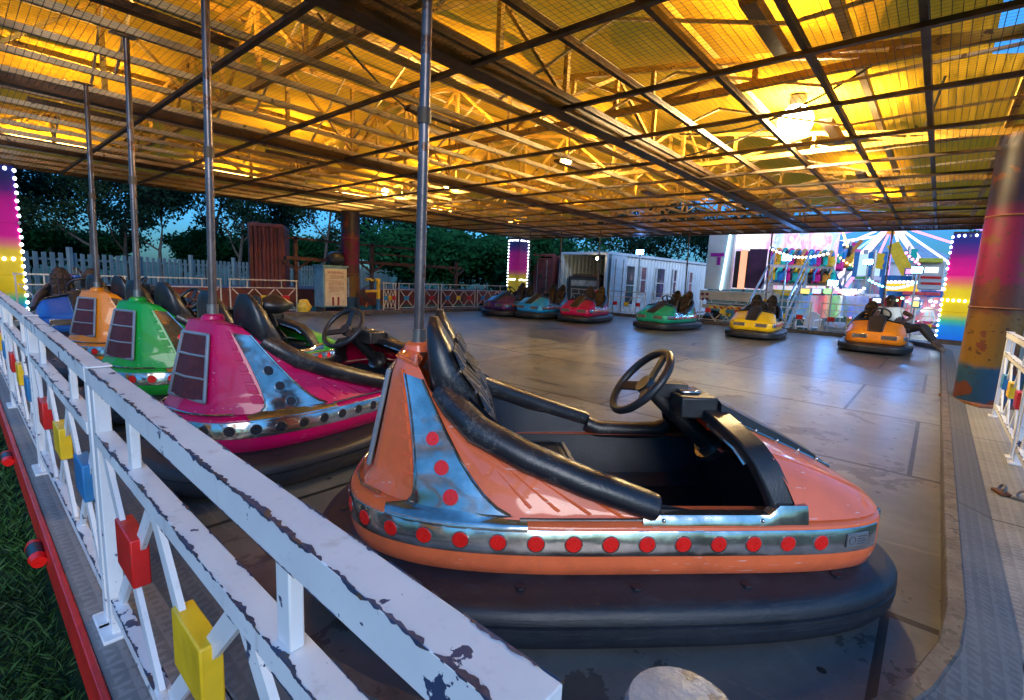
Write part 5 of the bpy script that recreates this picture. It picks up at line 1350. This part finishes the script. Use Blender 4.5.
# ferris wheel
fw = empty('ferris_wheel', (0, 0, 0), 0, 'ferris wheel with white and violet lit spokes behind the fairground rides', 'ferris wheel')
WX = 33.0; hub = on_x(893, 224, WX); RR = 5.6
TUBEW = E2('white_violet_tube', (.78, .74, 1.0), 2.6); TUBEP = E2('violet_tube', (.42, .20, 1.0), 3.2)
for k in range(22):
    a_ = 2*PI*k/22 + .1; e = hub + Vector((0, math.cos(a_)*RR, math.sin(a_)*RR))
    MB().tube([hub + Vector((0, math.cos(a_)*.5, math.sin(a_)*.5)), e], .055, 8).build('spoke', [TUBEW, TUBEP, E2('pink_tube', (1., .35, .75), 2.4), TUBEW, E2('cyan_tube', (.3, .8, 1.), 2.4)][k % 5], fw)
MB().torus(hub, (1, 0, 0), RR, .07, 64, 8).build('rim', M('blue_rim_paint', (.08, .25, .55), .4), fw)
for k in range(22):
    a_ = 2*PI*k/22 + .1; a2_ = 2*PI*(k + 1)/22 + .1
    MB().bar(hub + Vector((0, math.cos(a_)*RR*.62, math.sin(a_)*RR*.62)), hub + Vector((0, math.cos(a2_)*RR, math.sin(a2_)*RR)), .05, .05).build('cross_strut', [WHT, YEL_P, BLU_P][k % 3], fw)
    MB().ball(hub + Vector((-.12, math.cos(a_)*RR*.62, math.sin(a_)*RR*.62)), .10, 8, 6).build('rim_lamp', [TUBEW, TUBEP][k % 2], fw)
MB().torus(hub, (1, 0, 0), RR*.62, .04, 48, 8).build('inner_rim', M('pale_rim_paint', (.5, .55, .65), .4), fw)
MB().disc(hub - Vector((.3, 0, 0)), (1, 0, 0), .55, .6, 24).build('hub', M('orange_hub_paint', (.8, .4, .05), .4), fw)
for s in (-1, 1):
    MB().bar(hub + Vector((-.4, 0, 0)), (WX - 1.2, hub.y + s*3.6, GZ), .22, .22, mi=0).build('leg', E2('lit_leg', (.95, .70, .98), 2.), fw)
    MB().bar(hub + Vector((.4, 0, 0)), (WX + 1.2, hub.y + s*3.6, GZ), .22, .22).build('leg', WHT, fw)
gc = [(.75, .45, .03), (.02, .35, .5), (.7, .05, .1), (.1, .45, .12), (.5, .1, .5), (.75, .45, .03), (.05, .2, .6)]
for k in range(14):
    a_ = 2*PI*(k + .5)/14 + .1; e = hub + Vector((0, math.cos(a_)*RR, math.sin(a_)*RR))
    gm = M('gondola_paint_%d' % k, gc[k % 7], .35)
    gb = MB().loft([[(e.x + x*s, e.y + y*s, e.z + z) for x, y in ((-.4, -.55), (.4, -.55), (.4, .55), (-.4, .55))] for s, z in ((.75, -1.0), (1., -.75), (1.05, -.35))], True, 0, True, True).build('gondola', gm, fw, bevel=.05)
    MB().tube([(e.x, e.y, e.z), (e.x, e.y, e.z - .36)], .03, 6).build('hanger', GALV, gb)
    MB().loft([[(e.x + x*s, e.y + y*s, e.z + z) for x, y in ((-.5, -.6), (.5, -.6), (.5, .6), (-.5, .6))] for s, z in ((1., .0), (.3, .3))], True, 0, True, True).build('canopy', gm, gb)
# spinning ride with boat shaped cars
sp = empty('spinning_ride', (0, 0, 0), 0, 'spinning ride with red and white boat shaped cars and a lit yellow sign board', 'ride')
cx_ = on_x(893, 300, 23.0); 
MB().tube([(23, cx_.y, GZ), (23, cx_.y, 1.9)], .45, 20).build('centre_post', M('blue_centre', (.03, .25, .6), .35), sp)
MB().tube([(23, cx_.y, GZ), (23, cx_.y, GZ + .25)], 2.6, 36).build('turntable', GALV, sp)
RW = [M('red_boat_paint', (.65, .03, .03), .3), M('white_boat_paint', (.75, .75, .78), .3), M('cyan_boat_paint', (.05, .5, .65), .3)]
for k in range(7):
    a_ = 2*PI*k/7 + .2; d = Vector((math.cos(a_), math.sin(a_), 0)); tn = Vector((-d.y, d.x, 0)); c_ = Vector((23, cx_.y, .75)) + d*2.3
    MB().bar((23, cx_.y, 1.2), c_, .10, .10).build('arm', TUBEW if k % 3 == 0 else GALV, sp)
    rg = []
    for q, w_, h_ in ((-.9, .18, .5), (-.7, .38, .42), (0, .46, .30), (.5, .36, .32), (.95, .05, .42)):
        cc = c_ + tn*q; rg.append([cc + d*(-w_) + Vector((0, 0, h_)), cc + d*(-w_*.7) + Vector((0, 0, -.12)), cc + d*(w_*.7) + Vector((0, 0, -.12)), cc + d*w_ + Vector((0, 0, h_))])
    bt = MB().loft(rg, False); bt.add(rg[0], [(0, 1, 2, 3)]); bo = bt.build('boat', RW[k % 3], sp, smooth=0)
    MB().box(-.3, -.3, 0, .3, .3, .35, 0, Matrix.Translation(c_ + Vector((0, 0, .1)))).build('seat', RW[(k+1) % 3], bo, bevel=.05)
rx(MB(), 885, 283, 918, 292, 21.6, .12).build('sign_board', E2('amber_sign', (1., .55, .05), 1.4), sp, bevel=.01)
for k in range(8):
    p = on_x(887 + k*4.2, 282, 21.55); MB().ball(p, .06, 8, 6).build('sign_bulb', LEDW, sp)
for u in (886, 917): 
    p = on_x(u, 290, 21.7); MB().bar((p.x, p.y, GZ), p, .08, .08).build('sign_post', GALV, sp)
# ticket kiosk, tilted yellow arm, small stalls
kk = empty('ticket_kiosk', (0, 0, 0), 0, 'white ticket kiosk with red stripes and lit window left of the right lit column', 'kiosk')
KX = 21.0
rx(MB(), 921, 262, 941, 290, KX, 1.6).build('cabin', WHT, kk, bevel=.02); rx(MB(), 919, 258, 943, 262.5, KX - .2, 2.).build('roof', M('yellow_green_roof', (.55, .55, .05), .4), kk, bevel=.02)
rx(MB(), 924, 267, 938, 273, KX - .02, .018).build('lit_window', E2('kiosk_window', (.7, .85, 1.), 1.8), kk)
for v in (276, 282): rx(MB(), 921, v, 941, v + 3, KX - .015, .012).build('red_stripe', RED_P, kk)
rx(MB(), 921, 290.2, 941, 320, KX + .05, 1.5).build('skirt', M('blue_skirt', (.03, .12, .4), .4), kk)
ga = empty('game_stall', (0, 0, 0), 0, 'bright game stall with white lit panes and green awning below the ferris wheel', 'stall')
GX = 24.0
rx(MB(), 855, 254, 884, 276, GX, .1).build('pane_wall', E2('pane_white', (.50, .75, 1.), 1.3), ga)
for u in (855, 869, 883): rx(MB(), u, 252, u + 1.3, 277, GX - .06, .05).build('mullion', BLU_P, ga)
rx(MB(), 855, 276.5, 868, 279, GX - .3, .4).build('awning', M('green_awning', (.05, .4, .08), .5), ga)
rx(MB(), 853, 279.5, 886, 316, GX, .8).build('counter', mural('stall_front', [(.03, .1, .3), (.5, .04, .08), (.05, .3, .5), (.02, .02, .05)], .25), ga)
ar = empty('thrill_ride', (0, 0, 0), 0, 'thrill ride with crossed lit arms and a tilted yellow arm beside the ferris wheel', 'ride')
AX = 27.0
def seg(u0, v0, u1, v1, w_, m_, nm_, X=AX): 
    a, b = on_x(u0, v0, X), on_x(u1, v1, X); return MB().bar(a, b, w_, w_).build(nm_, m_, ar)
seg(893, 244, 908, 274, .42, YEL_P, 'tilted_arm', 26.0); seg(842, 252, 856, 262, .1, E2('amber_tube', (1., .5, .15), 2.4), 'lit_arm'); seg(843, 232, 853, 265, .09, E2('amber_tube2', (1., .75, .35), 2.4), 'lit_arm')
seg(838, 268, 862, 240, .14, M('orange_arm_paint', (.7, .25, .05), .4), 'arm'); seg(830, 262, 846, 300, .12, BLU_P, 'arm'); seg(846, 287, 856, 273, .12, TUBEP, 'lit_arm', 26.5); seg(830, 243, 880, 236, .10, TUBEW, 'lit_arm', 28.)
seg(832, 240, 832, 322, .16, GALV, 'mast'); seg(866, 250, 866, 322, .16, GALV, 'mast')
for k in range(9):
    p = on_x(833 + k*2.6, 254 + 3.2*((k*7) % 5), AX - .9 + k*.17)
    MB().loft([[(p.x - .2, p.y + y, p.z + z) for y, z in ((-.18, -.12), (.18, -.12), (.22, .2), (-.22, .2))], [(p.x + .2, p.y + y, p.z + z) for y, z in ((-.18, -.2), (.18, -.2), (.22, .4), (-.22, .4))]], True, 0, True, True).build('ride_seat', list(SC.values())[k % 6], ar, bevel=.04)
mc2 = empty('market_stall', (0, 0, 0), 0, 'colourful stall with small lights and red awning at the right below the lit column', 'stall')
SX = 19.6
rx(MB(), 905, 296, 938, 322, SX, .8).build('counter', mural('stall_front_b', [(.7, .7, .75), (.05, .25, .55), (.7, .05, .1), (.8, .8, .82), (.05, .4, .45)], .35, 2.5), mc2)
rx(MB(), 903, 291, 940, 296, SX - .4, 1.2).build('awning', M('red_white_awning', (.62, .08, .10), .5, 0, .5, 8.), mc2)
rs = random.Random(4)
for k in range(12):
    p = on_x(907 + 2.6*k, 298 + 14*rs.random(), SX - .05); MB().ball(p, .05, 8, 6).build('stall_light', [LEDW, E2('pink_light', (1., .2, .4), 3.), E2('cyan_light', (.2, .8, 1.), 3.)][k % 3] if k < 3 else LEDW, mc2)
# dark generator unit behind the right railing
ge = empty('generator', (0, 0, 0), 0, 'dark green generator unit with a pale fan behind the right railing', 'generator')
GXX = 13.0
rx(MB(), 1004, 238, 1075, 318, GXX, 1.2).build('case', M('dark_generator_paint', (.02, .05, .05), .45, 0, .3, 3.), ge, bevel=.03)
p = on_x(1018, 276, GXX - .02); MB().torus(p, (1, 0, 0), .20, .05, 24, 8).build('fan_ring', WHT, ge); MB().disc(p, (-1, 0, 0), .12, .04, 16).build('fan_hub', BLACK_PL, ge)
rx(MB(), 1004, 290, 1012, 312, GXX - .05, .045).build('lit_panel', E2('green_cyan_panel', (.1, .8, .55), 1.3), ge)
LEDF = E2('blue_led_flood', (.10, .36, 1.0), 150.)
for k, (u, v, X, lb) in enumerate(((787, 258, 17.6, 'above the steel stairs'), (833, 283, 18.4, 'at the corner of the ride platform front'), (868, 262, 19.5, 'on a pole in front of the game stall'), (917, 270, 18.8, 'on a pole left of the ticket kiosk'), (640, 252, 17.2, 'on a pole in front of the white container'))):
    p = on_x(u, v, X); t = empty('led_flood_lamp', (X, p.y, GZ), math.atan2(p.y - 4, X - 6)*.8, 'blue LED flood lamp ' + lb, 'flood lamp', 'blue LED flood lamps at the fair')
    hh = p.z - GZ
    MB().tube([(0.06, 0, 0), (0.06, 0, hh - .1)], .025, 8).build('pole', GALV, t)
    MB().box(0, -.15, hh - .10, .10, .15, hh + .10).build('housing', BLACK_PL, t, bevel=.01)
    MB().box(-.012, -.13, hh - .08, -.001, .13, hh + .08).build('lamp_face', LEDF, t, smooth=0)
ls = random.Random(9)
BL = [E2('bulb_white', (.95, .95, 1.), 10.), E2('bulb_amber', (1., .6, .15), 9.), E2('bulb_cyan', (.2, .75, 1.), 9.), E2('bulb_pink', (1., .2, .6), 9.), E2('bulb_green', (.3, 1., .35), 8.)]
for si, ((u0, v0), (u1, v1), X, n_, col_, lb) in enumerate((((768, 246), (830, 252), 20.2, 16, 0, 'string of white bulbs above the coloured seat rows'), ((830, 246), (870, 268), 24.5, 12, 1, 'string of amber bulbs sloping down behind the seat rows'), ((868, 278), (918, 281), 21.3, 14, 2, 'string of cyan bulbs above the amber sign board'),
        ((905, 250), (940, 262), 22.0, 10, 3, 'string of pink bulbs above the ticket kiosk'), ((833, 284), (866, 286), 18.7, 10, 0, 'string of white bulbs along the top of the ride platform front'), ((840, 300), (905, 296), 20.5, 14, 4, 'string of green bulbs behind the tangerine car'))):
    t = empty('light_string', (0, 0, 0), 0, lb, 'string lights', 'strings of coloured bulbs at the fair')
    a, b = on_x(u0, v0, X), on_x(u1, v1, X); pts = []
    for i in range(n_*2 + 1): 
        q = i/(n_*2); pts.append(a.lerp(b, q) - Vector((0, 0, .25*math.sin(PI*q))))
    MB().tube(pts, .012, 5).build('wire', BLACK_PL, t)
    for i in range(n_): MB().ball(pts[i*2 + 1] - Vector((0, 0, .04)), .045, 8, 6).build('bulb', BL[col_], t)
# slim masts, flags and small signs between the rides
for k, (u, v0, X, c_) in enumerate(((836, 238, 25.0, 'blue'), (851, 240, 28.0, 'pink'), (876, 250, 22.5, 'yellow'), (910, 246, 26.5, 'teal'), (917, 262, 22.8, 'orange'))):
    p = on_x(u, v0, X); t = empty('flag_mast', (p.x, p.y, GZ), 0, 'slim pale mast with a %s banner between the fairground rides' % c_, 'mast', 'banner masts at the fair')
    MB().tube([(0, 0, 0), (0, 0, p.z - GZ)], .05, 8).build('mast', GALV, t)
    MB().loft([[(0, -.06, p.z - GZ - .1 - .14*i), (0, -.30 + .04*(i % 2), p.z - GZ - .14 - .14*i)] for i in range(5)], False).build('banner', SC[c_], t, smooth=0)
for k, (u, v, w_, h_, X, c_, lb) in enumerate(((846, 296, 9, 8, 19.3, (1., .25, .3), 'small red lit sign'), (857, 303, 7, 9, 19.6, (.3, .7, 1.), 'small pale blue lit sign'), (872, 297, 10, 7, 20.2, (.95, .95, 1.), 'small white lit sign'), (905, 268, 9, 7, 24.0, (1., .3, .7), 'small pink lit sign'), (912, 300, 8, 8, 19.2, (1., .8, .2), 'small yellow lit sign'))):
    a, b = on_x(u, v, X), on_x(u + w_, v + h_, X)
    t = empty('lit_sign', (X, (a.y + b.y)/2, GZ), 0, lb + ' on a post among the fairground rides', 'sign', 'small lit signs at the fair')
    MB().box(-.04, b.y - (a.y+b.y)/2, b.z - GZ, .04, a.y - (a.y+b.y)/2, a.z - GZ).build('frame', BLU_P, t, bevel=.01)
    MB().box(-.06, b.y - (a.y+b.y)/2 + .04, b.z - GZ + .04, -.0405, a.y - (a.y+b.y)/2 - .04, a.z - GZ - .04).build('face', E2('sign_face_%d' % k, c_, 2.2), t)
    MB().tube([(0, 0, 0), (0, 0, b.z - GZ - .001)], .04, 8).build('post', GALV, t)
# far tents / pale fair boundary to close the view under the sky
MB_ = MB()
bt = empty('backdrop_tent', (0, 0, 0), 0, 'pale blue striped marquee far behind the ferris wheel', 'tent')
tx = 44.
a, b = on_x(835, 262, tx), on_x(960, 262, tx)
MB().box(tx, b.y, GZ, tx + 6, a.y, a.z).build('wall', mural('marquee', [(.3, .5, .7), (.6, .7, .8), (.2, .35, .6)], .12, .6), bt)
MB().loft([[(tx - .3, b.y - .3, a.z + .002), (tx + 6.3, b.y - .3, a.z + .002), (tx + 6.3, a.y + .3, a.z + .002), (tx - .3, a.y + .3, a.z + .002)], [(tx + 2.8, b.y + 2, a.z + 1.4), (tx + 3.2, b.y + 2, a.z + 1.4), (tx + 3.2, a.y - 2, a.z + 1.4), (tx + 2.8, a.y - 2, a.z + 1.4)]], True, 0, True, True).build('roof', M('marquee_roof', (.4, .5, .6), .6), bt)

# ------------------------------------------------------------------ the man in the tangerine car
man = empty('person', (*mc, -.04), R(182), 'man in a white t-shirt and dark trousers lounging in the tangerine car', 'person')
def skin(name, verts, edges, mat_, parent, levels=2):
    me = bpy.data.meshes.new(name); me.from_pydata([v[0] for v in verts], edges, []); me.materials.append(mat_)
    o = bpy.data.objects.new(name, me); COL.objects.link(o); o.parent = parent
    sk = o.modifiers.new('Skin', 'SKIN'); sk.use_smooth_shade = True
    for i, v in enumerate(verts):
        r_ = v[1]; r_ = r_ if isinstance(r_, tuple) else (r_, r_)
        me.skin_vertices[0].data[i].radius = r_
    me.skin_vertices[0].data[0].use_root = True
    ss = o.modifiers.new('Subdiv', 'SUBSURF'); ss.levels = levels; ss.render_levels = levels
    return o
SKIN = M('dark_brown_skin', (.075, .036, .022), .45, 0, .15, 8., .1, 60.)
V = []; Ed = []
def jv(p, r, par=None):
    V.append((p, r)); 
    if par is not None: Ed.append((par, len(V) - 1))
    return len(V) - 1
pel = jv((-.24, .30, .52), (.13, .15)); sp1 = jv((-.32, .24, .68), (.115, .14), pel); chs = jv((-.37, .18, .86), (.12, .17), sp1); nk = jv((-.38, .15, .985), .055, chs)
hd0 = jv((-.365, .14, 1.05), (.075, .075), nk); hd1 = jv((-.355, .145, 1.125), (.095, .085), hd0); hd2 = jv((-.36, .145, 1.195), (.075, .07), hd1)
# left arm (rests along the car's side), right arm (to the wheel)
def arm(sh, el, wr, fdir, side, par):
    s0 = jv(sh, .058, par); e0 = jv(el, .043, s0); w0 = jv(wr, .028, e0); wv, ev = Vector(wr), Vector(el); d = (wv - ev).normalized()
    d = (d*.6 + Vector(fdir)*.4).normalized(); pm = wv + d*.06; p0 = jv(tuple(pm), (.038, .02), w0)
    lat = d.cross(Vector((0, 0, 1))).normalized(); dn = Vector((0, 0, -1))
    for i, L_ in enumerate((.070, .080, .076, .060)):
        b = pm + lat*(.030 - .020*i) + d*.035; k1 = jv(tuple(b), .0095, p0); m1 = b + d*L_*.55 + dn*.008; k2 = jv(tuple(m1), .0085, k1); k3 = jv(tuple(m1 + d*L_*.4 + dn*.022), .007, k2)
    b = wv + d*.03 + lat*.035*side; k1 = jv(tuple(b), .011, p0); jv(tuple(b + d*.03 + lat*.03*side), .009, k1)
arm((-.36, .33, .915), (-.22, .56, .80), (.00, .46, .72), (1, -.3, -.2), 1, chs)
arm((-.36, -.01, .905), (-.16, -.10, .72), (.07, -.05, .735), (1, .2, .1), -1, chs)
def leg(hp, kn, an, toe, par):
    a_ = jv(hp, .088, par); m_ = jv(tuple(Vector(hp).lerp(Vector(kn), .5)), .075, a_); k_ = jv(kn, .06, m_); c_ = jv(tuple(Vector(kn).lerp(Vector(an), .35)), .055, k_); n_ = jv(an, .038, c_); f_ = jv(toe, (.04, .03), n_)
LEGS = [((-.14, .40, .50), (.06, .72, .60), (.14, .96, .30), (.24, 1.08, .22)), ((-.20, .42, .52), (-.10, .78, .62), (-.06, 1.00, .30), (.02, 1.13, .22))]
for l in LEGS: leg(*l, pel)
skin('body', V, Ed, SKIN, man)
# clothing
SV = [((-.25, .29, .55), (.145, .165)), ((-.32, .24, .68), (.135, .16)), ((-.37, .18, .85), (.14, .185)), ((-.38, .16, .94), (.10, .12)), ((-.36, .33, .915), .075), ((-.30, .44, .865), .068), ((-.36, -.01, .905), .075), ((-.28, -.05, .83), .068)]
skin('t_shirt', SV, [(0, 1), (1, 2), (2, 3), (2, 4), (4, 5), (2, 6), (6, 7)], M('white_cotton', (.68, .74, .72), .8, 0, .1, 6., .3, 40.), man)
TV = [((-.24, .31, .50), (.155, .17))]; TE = []
for hp, kn, an, toe in LEGS:
    i = len(TV); TV += [(hp, .105), (tuple(Vector(hp).lerp(Vector(kn), .5)), .092), (kn, .078), (tuple(Vector(kn).lerp(Vector(an), .45)), .068), (tuple(Vector(kn).lerp(Vector(an), .92)), .055)]
    TE += [(0, i), (i, i+1), (i+1, i+2), (i+2, i+3), (i+3, i+4)]
skin('trousers', TV, TE, M('black_track_trousers', (.02, .02, .025), .7), man)
for hp, kn, an, toe in LEGS:
    a_, b_ = Vector(an), Vector(toe); d = (b_ - a_); 
    skin('shoe', [(tuple(a_ + Vector((0, 0, -.03)) - d*.25), (.052, .05)), (tuple(a_.lerp(b_, .55) + Vector((0, 0, -.02))), (.052, .042)), (tuple(b_ + d*.35 + Vector((0, 0, -.03))), (.045, .03))], [(0, 1), (1, 2)], M('grey_trainer', (.12, .11, .10), .6), man, 2)
hr = MB().ball((-.368, .145, 1.155), .097, 16, 10, 0, (1., .92, .88)).build('hair', M('black_hair', (.01, .009, .009), .8, 0, .3, 60.), man)
fd = Vector((.95, .25, -.05)).normalized(); sd_ = Vector((-fd.y, fd.x, 0)).normalized(); hc = Vector((-.355, .145, 1.12))
for s in (-1, 1):
    e_ = MB().ball(hc + fd*.083 + sd_*.032*s + Vector((0, 0, .012)), .012, 8, 6).build('eye', M('eye_white', (.6, .58, .55), .2), man)
    MB().ball(hc + fd*.094 + sd_*.032*s + Vector((0, 0, .012)), .0055, 8, 6).build('pupil', BLACK_PL, e_)
    MB().ball(hc + sd_*.088*s - fd*.01, .028, 10, 8, 0, (.6, .35, 1)).build('ear', SKIN, man)
MB().ball(hc + fd*.098 + Vector((0, 0, -.014)), .018, 10, 8, 0, (1., .9, 1.3)).build('nose', SKIN, man)
MB().ball(hc + fd*.088 + Vector((0, 0, -.045)), .016, 10, 6, 0, (.8, 1.4, .5)).build('mouth', M('lip_brown', (.10, .035, .03), .4), man)

# ------------------------------------------------------------------ camera
cam = bpy.data.cameras.new('camera'); co = bpy.data.objects.new('camera', cam); COL.objects.link(co)
cam.sensor_width = 36; cam.lens = FPX/1024*36; cam.clip_start = .02; cam.clip_end = 900
m4 = MX.normalized().to_4x4() if hasattr(MX, 'normalized') else MX.to_4x4(); m4.translation = (0, 0, CAM_H); co.matrix_world = m4
sc.camera = co
sc.view_settings.view_transform = 'Standard'; sc.view_settings.look = 'None'; sc.view_settings.exposure = 0; sc.view_settings.gamma = 1
sc.render.engine = 'CYCLES'
cy = sc.cycles
cy.use_denoising = True; cy.max_bounces = 7; cy.diffuse_bounces = 3; cy.glossy_bounces = 4; cy.transmission_bounces = 4; cy.sample_clamp_indirect = 6.; cy.caustics_reflective = False; cy.caustics_refractive = False
